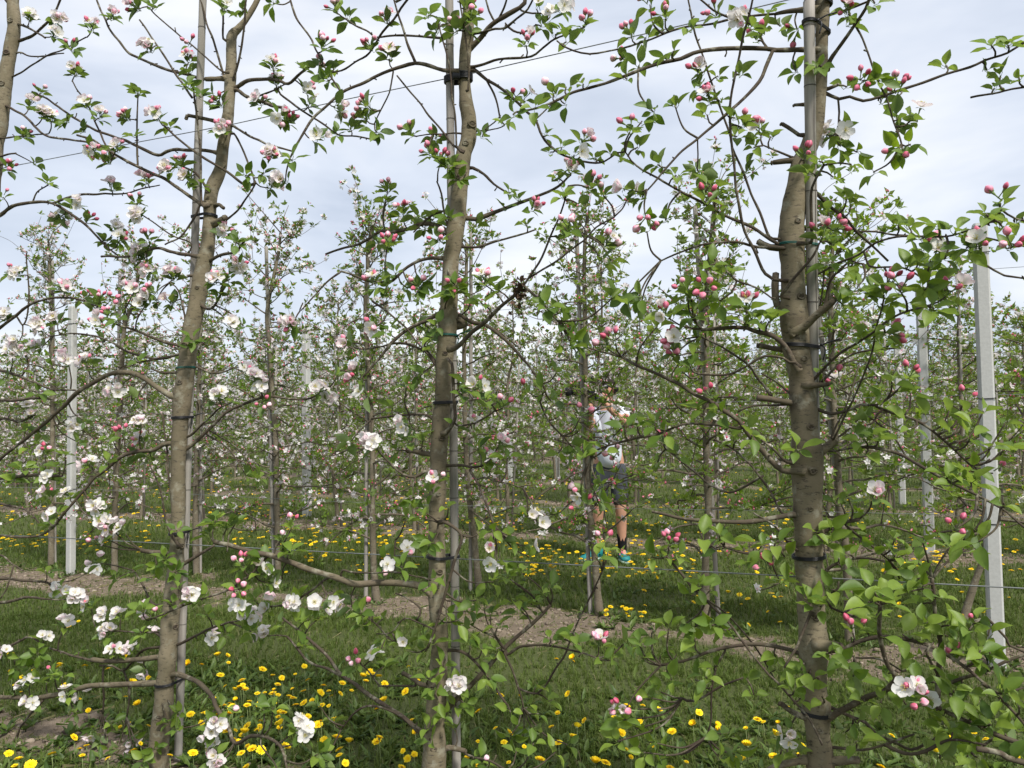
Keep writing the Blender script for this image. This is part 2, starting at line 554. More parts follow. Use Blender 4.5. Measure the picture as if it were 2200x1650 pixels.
BR = {'T0': '''
4 3|32,163 65,142 100,120 137,105 187,80
6 4|40,52 58,58 77,70 97,80
7 4|50,85 75,72 100,48 115,30 130,0 142,-40
4 3|45,113 73,122 137,113
6 4|7,226 45,245 78,275 105,292 150,300 190,307 225,318
5 3|-20,300 0,297 60,292 105,287
9 4|-30,480 0,462 27,443 70,435 113,437 160,465 187,487 230,530 253,550
6 3|113,437 167,420 233,417 273,415 300,407 343,397
4 3|70,435 80,413 103,397
9 5|-35,850 0,860 60,857 113,857
8 4|-35,790 30,803 67,820 117,837 163,838
8 4|-35,730 27,683 60,657 117,640 165,643 215,660
4 3|53,697 62,633 57,557 58,540
12 6|-50,1045 0,1027 70,1022 133,1023
10 5|-50,1245 0,1243 67,1247 103,1253
9 5|-50,1300 0,1295 50,1285 97,1287
6 3|-50,1185 0,1193 30,1213 50,1227
4 3|30,1213 17,1260 0,1287
6 4|-20,350 0,355 20,345
6 4|-30,345 10,333 33,330
9 4|-45,930 0,900 40,905 75,890
4 3|20,10 8,-5 0,-25
8 3|-45,1080 20,1085 60,1100 85,1125
9 4|-45,1400 10,1390 60,1370 90,1385
''', 'T1': '''
14 5|367,850 333,827 300,807 263,800 233,805 200,823 167,843 140,870 100,907 50,947 0,987 -40,1020
10 4|373,952 350,955 333,965 287,970 260,983 227,1010 200,1030 180,1053 157,1080 140,1100 117,1130 83,1152 33,1155 0,1150
9 4|403,963 433,937 467,903 493,883 533,865 573,853 617,857 657,858 690,845
6 3|410,935 440,905 470,880 500,865
8 4|400,747 353,733 300,713 250,697 215,680
7 3|390,760 333,770 277,757 240,737 207,723 160,717 113,723
5 3|350,768 283,780 260,788
9 5|410,549 370,540 333,535 290,548 255,552 217,550
5 3|400,717 397,677 383,623 365,607
4 4|370,1070 363,1017 357,950 350,890
7 3 -.05 -.15|387,1172 372,1155 353,1100 345,1050 322,997
10 5|510,187 533,173 567,170 600,173 620,180 647,157 687,130
9 7|510,193 530,207 560,217 587,228 617,232
5 3|545,210 580,197 620,180
5 4|617,-30 633,33 660,73 680,107 700,150 730,197
5 4|603,203 633,227 667,250 700,270 727,290 766,293 810,302
6 4|500,270 533,290 567,307 600,317 627,325
5 4|503,287 520,317 533,350 547,390
7 5 -.05 -.1|550,393 527,397 490,370 460,353 433,337 400,313 367,283 350,270
5 4|465,478 483,473 510,450 533,420 550,393
16 14|465,478 483,468
8 4|477,168 443,170 400,160 360,150 317,133 277,113 253,83 237,63 220,30 203,-20
12 11|495,168 443,170
6 4 -.04 -.06|413,210 390,177 353,120 327,83 300,43
6 4|490,193 477,147 460,93 443,43 427,-20
6 4|493,193 513,133 523,67 530,0 533,-30
5 4|480,83 480,33 473,0 470,-30
4 3 .05 .05|477,153 443,123 407,93 367,60 333,30 318,14
6 4 -.06 -.06|433,437 430,333 423,250 417,200 415,180
10 8|493,267 450,257 403,247
9 9|403,247 400,255
9 4|467,328 433,322 367,323 340,333 300,317 247,293 200,277 160,253 133,233 100,213 70,196
9 5 -.04 -.05|430,437 367,393 307,363 260,340 227,320 200,300 165,290
14 12|455,437 430,437
5 3|296,353 295,283 297,200
5 3|230,317 207,267 183,217 163,190 155,175
4 3|410,522 367,503 323,473 300,458
5 4|430,440 417,467 387,507 353,527
6 3|445,405 420,372 400,360 375,352 345,365
12 11|357,1410 300,1415 233,1420 197,1417
6 4|200,1420 167,1413 107,1393
14 9|340,1468 300,1468 250,1470 200,1473 150,1483 117,1493 67,1500 0,1498 -40,1496
12 6|363,1453 383,1448 417,1460 440,1477 457,1497 463,1513 480,1543 493,1573 503,1597 533,1583 567,1582 597,1597 610,1623 620,1660
7 5|387,1383 410,1370 450,1350 493,1337
9 6|397,1210 433,1187 460,1170
7 4|350,1300 330,1297 317,1277 300,1243 290,1227
8 4|93,1503 67,1533 43,1563
11 10|372,1192 350,1187 305,1182
8 7|345,1365 322,1347
5 3|350,1357 297,1357 253,1355 213,1360
4 3|560,1600 590,1640 600,1670
7 4 .08 .05|345,1390 310,1395 285,1420 265,1440 240,1430 215,1430
5 4|265,1440 278,1480 272,1540
5 4|222,1440 222,1500 220,1535
8 7|425,593 405,593
10 7|470,440 480,446
9 5|450,560 480,545 505,540 525,520
7 4|425,650 450,665 470,640 478,610
6 4|405,780 440,795 470,800 500,790
7 4|385,800 350,800 325,790
''', 'T2': '''
13 10|1010,103 1033,80 1060,53 1093,30 1116,17 1126,7 1128,-25
5 4|1063,47 1050,23 1040,-20
5 4|1070,43 1083,17 1093,-20
7 4|1023,70 1066,63 1086,60 1110,40 1133,20 1153,-20
6 4|1086,53 1103,67 1123,70 1150,53
5 4|1120,23 1143,30 1180,28
7 4|1020,142 1053,133 1096,125 1140,122 1166,103 1193,83 1233,70 1253,60
8 4|1020,150 1046,170 1080,192 1100,207 1126,237 1150,257 1160,283 1176,310 1200,330 1226,340 1253,347 1280,350 1300,345 1326,328
5 4|1046,173 1060,200 1070,223 1076,253
4 3|1150,257 1166,243 1190,220
8 4|1016,360 1040,373 1053,387 1063,397 1090,413
4 3|1030,280 1070,277 1083,270
3 3|1043,277 1060,263 1076,247
12 5|996,467 1020,470 1050,463 1100,443 1150,423 1200,400 1226,377
11 8 -.05 -.2|980,747 1006,723 1043,693 1083,653 1110,630 1125,610
6 4 -.2 -.25|1125,613 1146,583 1166,550 1190,493 1213,430 1220,400
5 4 -.2 -.15|1133,600 1166,580 1210,550 1253,517 1280,487 1320,465
7 4 -.2 -.2|1125,613 1166,653 1190,677 1200,690
10 5|990,678 1016,693 1046,700 1083,727 1113,757 1133,783 1150,807 1170,833 1175,850
5 4|1170,840 1160,865 1180,903 1210,937
4 3|1050,700 1090,725 1115,745
9 5|953,555 920,555 890,567 866,583 846,603 823,607 783,600 733,583
5 3|733,583 700,607 667,643 643,670 650,650
4 3|826,603 828,557 830,540
10 5|946,673 913,690 876,710 843,737 823,763 800,787 780,810
6 3|800,647 833,670 876,707 893,730 920,760
7 4|935,783 920,760 886,743 856,738 823,743 790,750
13 8|945,790 925,765 912,748
9 7 -.08 -.1|958,930 975,908 979,895 976,840 973,783 963,770
7 5|930,900 913,890 866,893 800,900
13 12|935,977 900,972 876,968
8 5|930,1013 913,1013 893,1025 866,1020 843,1000 823,980
8 5|963,1000 993,1000 1013,1005 1033,1003
6 5|1010,1010 1030,1043 1043,1073 1053,1100 1063,1130
5 4|985,915 1023,907 1053,893 1066,883
4 3|1040,1025 1066,1033 1100,1040 1123,1047
10 5|953,150 926,142 893,137 866,143 833,153 800,167 773,183 733,200 700,230 673,253 653,283 633,320 623,337
7 4|893,136 876,93 860,40 843,-20
6 4|950,82 900,78 850,77 813,79 793,70 766,55 745,42
6 4|880,-10 860,20 846,43 816,77 793,113 766,133 733,152 700,158
5 4 -.06 -.1|993,323 973,310 950,280 916,240 883,200 853,163
5 4 -.07 -.1|990,325 981,313 980,250 971,200 963,133 950,83 936,37
5 4 -.05 -.06|1006,193 1008,133 1005,100 993,43 985,-20
4 3|845,155 843,167 836,200 823,227 805,267
4 3|975,285 940,288 896,293
5 4|965,493 955,457 950,417 940,390
11 5|965,497 933,483 900,483 876,493 843,497 820,497 793,513 766,527 733,535 700,545
6 4|965,450 933,460 913,477 890,500
7 4|990,530 1033,530 1066,520 1100,510 1133,500 1150,493
17 11|926,1275 906,1260 866,1255 816,1253 766,1255 733,1243 700,1235 640,1213 600,1200 577,1193 530,1183 490,1170 460,1165
6 4|550,1223 517,1250 483,1270 433,1287 367,1313 317,1333
6 4|577,1193 562,1210 550,1223
6 4|710,1240 697,1247 660,1273 617,1297 570,1303
12 5|912,1577 900,1570 860,1537 816,1507 773,1477 733,1450 700,1407 667,1377 633,1347 600,1323
7 4|905,1578 866,1543 820,1520 786,1517 760,1533 733,1567
7 5|740,1455 700,1437 663,1420 640,1393 617,1367
8 5|966,1397 993,1400 1016,1417 1043,1447 1060,1470 1090,1513
14 7|945,1540 975,1510 1010,1477 1050,1433 1083,1393 1116,1363 1150,1333 1183,1300
7 4|1090,1407 1116,1390 1160,1383 1200,1388 1240,1400 1280,1415
6 4|1066,1370 1083,1400 1103,1440 1116,1480 1123,1520
5 4|1116,1480 1145,1490 1166,1480 1210,1410 1233,1357 1266,1283 1293,1227
8 6 -.06 -.09|953,1120 993,1150 980,1200 963,1260 950,1300 933,1353 920,1390
13 12|946,1613 966,1607 1000,1615
6 5|1000,1620 1050,1635 1100,1660
11 10|930,1475 903,1470 893,1463 866,1447
5 4|893,1473 860,1475 815,1473
5 3|815,1473 790,1440 775,1425
4 3|905,1340 870,1330 843,1360 810,1362
5 3|850,1378 825,1360 800,1335
8 7|960,500 950,505
5 3|905,1310 880,1290 850,1275
5 3|735,1225 760,1230 850,1230 912,1242
4 3|850,1160 848,1190 848,1235
16 13|1000,697 985,685
''', 'T3': '''
18 9|1755,20 1725,21 1690,25 1665,30
6 4|1665,30 1613,33 1570,42 1516,52 1463,60 1400,82 1366,95 1330,107 1300,112 1266,115 1233,110 1210,100 1196,87
9 4|1695,535 1653,513 1626,497 1593,477 1549,457 1509,433 1463,410 1413,383 1380,367 1356,347 1343,327 1326,328
18 16|1700,532 1653,530 1626,520
13 5|1750,107 1723,107 1666,108 1646,105 1600,103 1533,105 1489,113 1463,125 1420,135 1383,147 1333,167 1300,182 1266,190 1230,198 1190,217 1150,232 1110,240
7 5 -.05 -.2|1663,600 1645,587 1623,550 1606,510 1593,467 1583,400 1576,350 1569,283 1569,213 1579,160 1589,117 1599,67 1609,30 1621,-20
6 4|1660,512 1653,507 1636,473 1619,427 1599,373 1576,317 1566,283 1553,250 1536,200 1519,150 1503,100 1486,43 1476,-20
9 4|1660,110 1646,143 1629,177 1599,210 1566,240 1533,270 1499,297 1466,323 1433,360 1413,383 1390,407
4 3|1499,300 1498,330 1497,360
6 4|1650,105 1640,90 1632,60
5 4|1566,37 1533,20 1493,-10
9 9|1725,290 1716,290 1679,267
14 12|1710,345 1699,345 1659,350
9 8|1730,224 1706,227
6 4|1715,340 1699,337 1666,325 1639,313
7 4|1640,530 1609,527 1566,520 1516,523 1466,540 1420,560
10 7|1778,150 1783,130 1799,107 1819,77 1839,47 1859,17 1872,-20
5 4|1813,-20 1833,50 1853,83 1869,123 1886,170 1903,207 1916,247 1929,283 1936,310
8 5|1770,198 1803,213 1826,208 1853,217 1889,208 1933,193 1983,177 2033,158 2083,143 2123,127 2166,113 2200,90 2230,70
5 4|1801,215 1804,240 1801,267 1795,285
7 5|1780,32 1786,30 1829,17 1863,3 1880,-10
8 7|1780,190 1800,182
8 6 -.09 -.15|1743,520 1743,493 1740,450 1746,400 1763,367 1770,355
9 5|1740,405 1756,417 1779,443 1813,467 1836,493 1866,520 1896,547 1910,560
8 8|1740,490 1765,480 1780,468
5 4|1836,497 1883,498 1916,503 1986,507
6 4|1755,590 1800,567 1843,547 1879,523 1926,510 1983,507 2033,507 2076,497 2106,487 2136,473 2150,450
5 4|2060,507 2089,507 2126,512 2166,523 2200,530 2240,540
5 4|1869,570 1899,573 1933,575 1959,583 1993,603
4 4|1830,560 1869,570
6 4|1533,550 1559,580 1583,603 1609,613 1633,623 1656,640 1665,640
21 15 -.02 -.02|1710,700 1692,680 1668,655 1663,625 1668,585
22 15 -.04 -.09|1705,715 1725,702 1749,680 1775,660 1793,643
8 5 -.07 -.12|1676,637 1690,620 1706,597 1746,550 1762,520
8 5|1770,660 1773,647 1779,610 1796,587 1819,567 1835,550
5 4|1762,655 1768,620 1770,585
14 8 -.06 -.1|1716,795 1706,780 1693,753 1673,733 1646,717 1623,710 1606,703 1583,702 1509,708
6 5 -.08 -.1|1720,787 1709,778 1696,777 1683,768 1639,767 1613,780 1566,803 1500,803
13 12|1700,752 1680,750 1629,743
6 4|1660,850 1653,847 1643,827 1623,807 1606,787 1583,767 1543,740 1509,723
15 14|1722,866 1699,865 1666,860 1626,855
5 4|1700,846 1666,820 1633,803
6 4|1710,868 1666,870 1616,873 1586,883
14 6 -.05 -.12|1722,1012 1703,1012 1679,1010 1653,990 1629,957 1606,927 1589,903 1559,883 1526,860 1493,847 1466,830 1416,807 1366,783 1336,767
10 8|1710,1000 1690,990 1676,987
7 5|1690,992 1660,965 1633,947
7 5|1598,918 1589,920 1549,912 1499,910 1463,915 1416,930 1366,943 1310,958 1273,973
6 4|1703,1110 1676,1100 1653,1057 1626,1013 1606,990 1576,963 1536,943
6 4|1640,1022 1626,1030 1599,1047 1566,1060 1533,1047 1499,1017 1466,993 1430,965
7 5|1735,830 1746,817 1783,777 1813,753 1849,733 1883,710 1916,683 1949,667 1993,657
6 4|1752,830 1769,817 1799,783 1833,760 1883,750
14 10 -.03 -.05|1725,828 1739,828 1779,825
8 6|1740,875 1759,880 1783,890 1816,883 1849,870 1883,870 1906,857
7 5|1883,873 1916,887 1956,897 1993,917 2026,943 2053,967 2083,997
5 4|1790,945 1786,940 1816,873 1846,783
5 4|1790,945 1819,887 1849,817 1873,757 1883,707 1896,657
24 20|1735,995 1759,973 1793,947
5 4|1880,903 1916,933 1946,980
5 4|1770,970 1792,970 1836,962
8 5|1836,962 1879,960 1933,977 1983,1003 2033,1030 2083,1053 2133,1080 2166,1100 2200,1130 2250,1160
11 8|1740,1150 1766,1143 1799,1127 1826,1120 1845,1116
6 4|1819,1130 1849,1153 1883,1183 1909,1203
9 5|1745,1255 1759,1247 1776,1223 1799,1210 1833,1200 1863,1198 1899,1205
6 5|1432,1195 1466,1237 1506,1280 1549,1323 1593,1373 1626,1417 1656,1453 1673,1467 1706,1507 1733,1537 1756,1577 1766,1600
4 4|1520,1290 1563,1320 1610,1373 1643,1420 1666,1460
14 6|1730,1112 1703,1105 1679,1110 1616,1120 1549,1120 1466,1113 1400,1100
8 5|1730,1175 1713,1177 1679,1180 1649,1187 1616,1190 1583,1183 1556,1173
6 4|1703,1178 1679,1150 1653,1123 1619,1100
6 4|1760,1290 1776,1293 1786,1307 1830,1325
6 4|1765,1287 1799,1265 1800,1250
8 5 -.05 -.1|1748,1318 1743,1313 1723,1357 1709,1393 1699,1410 1686,1433
11 6|1745,1430 1713,1403 1666,1390 1626,1383 1583,1387 1533,1397 1466,1420 1420,1430
5 4|1559,1397 1543,1427 1531,1460 1528,1517 1519,1583
22 20 -.03 -.05|1748,1387 1783,1387 1806,1390
11 6 -.04 -.15|1800,1396 1809,1397 1833,1383 1866,1372 1906,1368 1949,1373 1999,1387 2039,1407 2076,1433 2116,1470 2149,1503 2183,1537 2200,1557 2230,1590
16 8|1760,1547 1779,1543 1806,1527 1833,1513 1866,1497 1903,1483 1926,1457 1909,1433 1896,1400 1889,1360 1890,1300
9 6|1760,1512 1776,1517 1803,1530 1833,1543 1859,1553 1886,1580 1916,1590 1959,1610 1999,1593
7 5|1765,1605 1793,1607 1849,1612 1899,1600 1966,1577
22 18|1762,1637 1716,1633 1666,1648 1640,1665
20 17|1765,1637 1783,1637 1843,1633
5 4|1836,1413 1876,1415 1906,1423 1933,1440
14 12|1740,1545 1700,1530 1676,1512
10 9|1752,1170 1730,1162
6 4|1466,1500 1490,1505 1560,1470 1600,1455
9 5|1900,1600 1960,1620 2040,1590 2120,1600
6 4|1990,1400 2010,1440 2030,1475 2060,1520
6 4|2110,1470 2150,1490 2200,1480
''', 'T4': '''
5 5|2086,210 2133,202 2200,187 2400,170 2880,120
8 6|2033,1470 2066,1457 2113,1445 2159,1423 2200,1407 2400,1340 2880,1300
14 16|2099,1610 2150,1620 2200,1640 2500,1700 2880,1750
9 8|2009,1327 2006,1283 2003,1243
14 10|2013,1520 2016,1450 2023,1383 2010,1340
10 12|2013,1520 2100,1560 2200,1600 2500,1680
6 5|2060,1640 2110,1600 2160,1570 2240,1540 2500,1560
5 4|2150,450 2180,470 2230,480 2500,520
5 4|2100,560 2150,590 2200,600 2500,640
6 5|2120,1330 2160,1370 2200,1400 2500,1500
'''}
STAKE = {   # top x,y ; bottom x,y ; diameter ; depth offset top, bottom
    'T1': (440, -130, 382, 1650, 17, 0.045, 0.05), 'T2': (964, -130, 981, 1650, 19, 0.02, 0.055),
    'T3': (1738, 3, 1757, 1650, 25, -0.060, 0.075)}
CROPS = dict(A=(0, 0), B=(733, 0), C=(1466, 0), D=(0, 550), E=(733, 550), F=(1466, 550), G=(0, 1100), H=(733, 1100), I=(1466, 1100))
CL = {   # clusters x,y (in thirds of a pixel inside the crop) and how many leaves, buds and flowers they carry
'A': '190,130L2F3 360,140L3B1F4 350,230L5F2 590,190L3B2F1 460,320L5B1 720,120L5B2F1 890,60L6B2F1 990,50L4 970,330L3F5 1230,300L1B2 1215,400L2B4F1 1220,460L4 1450,60L5F1 1560,60L4 1760,20L4 490,480L5B1F1 260,600L6B1 190,690L2F2 280,750L3F4 330,780L4B1F1 430,780L6 150,880L6B1 560,690L3B1F1 640,760L3B1F1 890,600L7 830,770L3B5 1020,760L4B3F1 870,870L3 1090,820L3 600,970L3B2F1 710,1050L4B2F1 760,970L3B1F1 1210,560L6 1290,620L3 1380,640L4 1430,680L3B2 1430,850L4B4F1 1760,440L4B1F1 1780,550L2B1F1 1960,440L5 1970,590L4B1F1 1680,670L4B1F1 2090,310L4B3 2070,420L3B2 2150,440L4 2110,520L5 2160,690L2B2F1 1800,750L3B1F1 1860,790L4B3 1990,680L5 2030,900L3F1 1750,1010L3B3F3 1700,1110L4 1840,1170L3F3 1730,1210L2F2 1880,1030L3 1580,1130L4 310,1180L5 510,1330L2F2 400,1390L4F3 560,1430L2B3 380,1310L3 720,1220L4B1F1 950,1180L4B2F1 1100,1100L2B3F2 1170,1070L5B2 1230,1150L4B1F2 1300,1190L3 880,1310L5B2 900,1410L4F4 740,1490L4F2 680,1560L6 770,1550L3B1F1 960,1550L3B3 940,1620L4F4 1450,1490L4B1F1 1520,1560L4 20,1270L2B1 50,1090L3B3 2170,80L2B3 2170,860L3 540,840L5 230,1060L2',
'B': '300,150L3B2F1 310,380L4B4F1 40,120L5 200,320L4B3 180,690L4B3 150,760L5B3 230,850L5 60,830L4 450,860L5B1 610,890L4B2 590,1000L5B2 640,1050L4B3 700,1080L6 760,1150L4 560,100L5 610,200L6 690,150L4 740,200L3B2 750,10B1 800,60L4B2 840,130L3B2 830,210L4 1410,60L3F3 1330,130L2F2 1260,60L2F1 1290,170L4 1380,220L4 1430,190L5 1560,170L5B2 1450,270L3 1190,290L4B2F1 1870,230L4B2 1960,240L4 2090,120L4B2 1990,30L3B2 2080,190L3 1830,390L3B2 1920,420L4 1840,510L2 2100,380L5 2140,330L2 1450,560L3 1560,540L2 1110,640L6B1 1180,640L3F1 1110,740L4 1240,700L3 1370,610L4B1 1440,670L2 910,880L4 1040,790L3 1330,870L4 1420,950L5 1550,930L4B1F2 1500,1000L4F1 1640,1020L5 1350,980L3 2010,720L6 1940,780L2 1860,850L5B1 1910,950L4 1740,990L3 1800,1030L3 2150,680L3 2040,1060L5 2160,1130L4 1470,1110L5B2F1 1400,1150L4 1430,1260L6 1600,1210L5B4 1520,1310L3 1690,1260L3 1890,1230L5F1 1940,1270L4 1840,1290L3F1 1960,1390L3B4 2090,1420L4 1970,1490L2 1090,1240L6 1050,1330L3 1140,1290L3 1230,1350L4B3F1 1190,1440L5 1450,1480L5B2 1420,1540L4 300,1230L5B2 290,1300L4 400,1380L5B4 500,1400L3 590,1420L5 540,1470L4 300,1590L3B4 360,1530L4 240,1560L4 640,1550L3B2 1690,1580L3B2F1 700,1400L3 870,1460L3',
'C': '60,180L5 220,100L3B2 370,150L3B1F3 450,170L5 520,200L5 630,170L3 540,90L3 490,260L2B1 740,190L4B1 730,460L5 880,420L6 1070,90L4B3F1 1240,20L3 1080,150L3 120,480L3B2F1 230,490L3 110,570L3 180,650L4B3F1 240,650L3 160,740L2 370,480L3 340,760L3 380,820L4B2 350,880L4 510,860L3B2F1 460,950L5 570,880L4 1160,520L4B4 1060,560L2 1270,520L6 1370,570L2B2 1390,620B1 1280,660L3 1700,420L4 1990,290L5 2100,290L5 1960,450L4 2050,490L4 2010,570L3 2170,500L3 1480,770L2F1 1390,760L5 1400,830L2 1390,960L6B1 1440,1000L2 1470,930L2 960,880L3B1F4 1030,860L4F1 1020,940L4 1130,980L4 1230,1110L3 970,1140L2 880,1040L5 790,1030L3B3 830,1110L6 1090,1060L2 1060,1280L5 1090,1320L3 940,1370L2 110,1110L6 180,1190L3 400,1130L4 960,1480L4B4 900,1530L5B2F1 960,1570L6 1390,1450L5 1460,1460L4 1540,1540L5 1650,1450L3 1760,1490L4 1570,1600L4B2F1 1680,1600L5 1830,1600L4 2050,1310L3B1 1960,1380L4 2060,1460L3 2140,1430L3 1910,1600L3B2F1 2100,1600L4B3 150,1300L4B2 230,1360L3',
'D': '130,130L2F3 80,110L3B1 410,220L3B3F1 540,280L3B2 640,290L4B2 700,300B2 620,340L3 700,400L3B2 660,430B1F1 760,410L3 860,240L4B1F2 930,20L4F4 980,90L3B1F2 1120,150L4B3F4 1000,240L3B3F1 930,330L4F4 1110,310L3F2 1010,290L3 1390,170L4B2F3 1420,250L4 1480,150L3 1530,60L3B1F3 40,410L3F2 120,560L3F4 220,470L3B1F3 290,500F2 370,430L3F4 270,590L4B1F2 80,640L3F2 200,630L3 440,690L3F2 560,700L3B1F3 320,650L4 150,740L5 40,790L3 630,740L2 1240,540L5 1220,590L3 1490,460L4F2 1570,450L4 1900,440L3B1F5 760,870L2F3 170,1000L4B1F2 200,1050L2F3 450,1110L3F3 160,1130L5 270,1140L4 190,1240L2 290,1280L4B3F1 380,1350L4 800,1160L2B5 910,1110L3B2F3 930,1200L3B3F2 880,1270L4B4 970,1290L5 1570,750L4B1F3 1640,800L4F4 1680,870F2 1690,950L3B4 1410,930L4F3 1480,940L4 2050,870L4F5 2080,920L3F3 650,1620L2F4 320,1560L4B2F1 450,1560L3F2 590,1360L3B1F1 310,1430L4F1 150,1370L4 1590,1420L4 1670,1430L2 2170,780L4 540,1060L5 720,1160L4 880,930L3 900,680L4 660,560L3 60,1000L4 90,1450L4 250,880L4 500,1200L4 30,1180L4 700,1330L4 420,1280L3',
'E': '110,790L4B3F2 160,890L3F1 60,580L3B2F1 230,450L4B2F1 310,480L4 480,450L4 570,470L4 620,450L3 220,190L3B1F1 290,200L4 350,110L3 420,200L3 500,200L5B2 540,180L3 740,200L6B2 700,250L4 840,270L5 900,300L3 920,180L5B2F1 1010,220L5 590,520L4 580,590L3 490,800L5 420,840L4 540,770L3 330,980L5 870,860L4B1F2 800,830L4 780,890L4 920,930L4 840,1110L4B1F1 740,1090L3 430,1090L3F2 460,1110L3F2 210,1160L2F3 230,1240L2F4 60,1200L4 440,1190L4 530,1180L5 350,1250L4 620,1460L3B3F1 470,1560L6 590,1530L3 480,1620L4 690,1620L3 930,1330L4B3F1 1010,1230L3B3F2 960,1400L4 880,1240L4 1070,1300L4 1040,980L3B2 960,990L3 1210,880L3B1 1290,870L5 1350,930L3 1390,750L5 1330,330L5 1410,350L5 1440,430L5 1500,480L5 1520,630L2 1420,560L3 1590,590L3 1500,560L5 1750,270L5 1830,270L3 1920,260L5 1930,330L3 1680,40L4 1740,30L3 1770,560B3 1720,600L3B4 1850,610L4 2110,400L4B1F2 2040,450L4 2170,550B2F1 2170,620L3B2 2170,700L2B2 1540,1040L3B3 1530,1130L4 1490,1230L6 1400,1270L3 1560,1290L4 1690,1250L3 1640,1310L2 1790,1290B3 1910,1080L6 1830,1110L3 2020,1080L6 2080,1140L3 2080,1210L3B3 2040,1330L3 2170,1280L3 1430,990L3 1580,1510L3B1F2 1670,1480L4B1 1660,1590L3 1550,1530L4 1550,1620L4B1',
'F': '30,240L4B1 150,200L5B4 60,280L4 180,60L3 290,100L4 240,290L4 80,370L4 90,550L4 50,710L4 120,700L3 420,340L4B3F1 450,400L4 560,420L3 400,430L3 510,420L3 20,450L2 200,920L3B3 140,990L3 240,1020L3 410,1110L4 450,1160L4 350,1190L3 740,1250L5 960,40L3 1130,200L4 1080,50L3 1180,110L3 1300,250L6 1320,180B4 1400,220L2B1 1280,310L3 1040,320L3 1150,530L3 1220,540L3 1310,500L3B4 1330,580L3 1400,590L2 1330,440L2 1560,220L4 1590,170L3 1620,340L4 1600,350L3 1700,260L2B1F1 1740,230F1 1520,50L4 1450,70L4 1690,20L4 1740,130L3 1860,30L3 1600,20F1 1440,790L3B4 1380,870L3 1350,810L3 1470,880L3 1280,960L3 1020,860B1F1 920,900L2 900,710L2 1200,1030L5 1190,1090L2 1170,1180L5 1260,1180L4 1180,1280L2 1480,1110L2 1590,1040L2 1830,1010L4 1810,950B2 1940,1000L2 1720,1000L2 1780,1080L2 1860,1170L3 1700,1390L3 1790,1400L7 1880,1370L3 1860,1460L3 1740,1470L3 2000,1400B1 2000,1220L4 2080,1080L2 2080,1230L3 1980,1310L3 2070,1590L3 1230,1560L5B2F2 1070,1560L3 1020,1590L3 980,790B1',
'G': '660,50L2F5 740,130L2B1F4 810,140F2 720,190B3F2 640,210B2 650,330L1F1 570,390F1 340,500L3F2 390,490F1 480,550L3F3 590,620L3B1F1 420,740L4F2 280,830L2F1 680,690L2F2 780,690L2F2 700,790L3F4 330,80L6 300,390L3 360,20L2F1 1130,390L7 1060,300L5 1150,480L1 980,420L4 850,390L3 750,430L3 1140,120L3 1240,560L4F3 1300,550L3 1110,590L3 920,630L4 910,780L4 970,660L3B1F1 1010,700B1F1 740,910L2B1F1 880,890L3F3 940,1010L3F2 1330,820L1F2 1390,60L6 1470,90L5 1350,130L5 1520,70L4 1880,100L3B2 1810,180L3B1 1870,250L4 1700,310L3 1570,350L3B4 1540,500L2B5 1690,400L3F1 1730,460L3F1 1820,430L2 1590,680L4F3 1560,600L3F1 1750,630L4F1 1920,580L4F3 2030,600L2F1 2060,680L2F1 1990,690L4 1720,800L3F3 1810,730L5 1620,770L3 1450,780L4 2130,550L3F2 1960,860L4 1640,570L4 1330,660L3 190,1110L4B1F1 150,1160F1 200,1240F1 350,1050L4B1 300,1100L4 430,1190L2F1 530,1190F1 600,1400L4F1 490,1300L4 720,1370L3 860,1380L4 840,1460L3F2 710,1550L4F2 760,1520L3 640,1440L4 1000,1530L4 930,1600L4 870,1550L3 110,1520L1F2 60,1560F1 1400,1370L2F3 1370,1410F1 1420,1520B1F2 1390,1580F2 1400,1630F1 1150,1310L4 1140,1400L3 1080,1350L3 1900,1370L4F2 1940,1430L2F1 1700,1270L3 1760,1260L3 2060,1250L4 2150,1350L5 2050,1560L5 2100,1610L4 30,910F1 100,1000L5 200,1000L4 240,920L4 400,1060L3 510,900L2 1010,340L3 1440,1270B1',
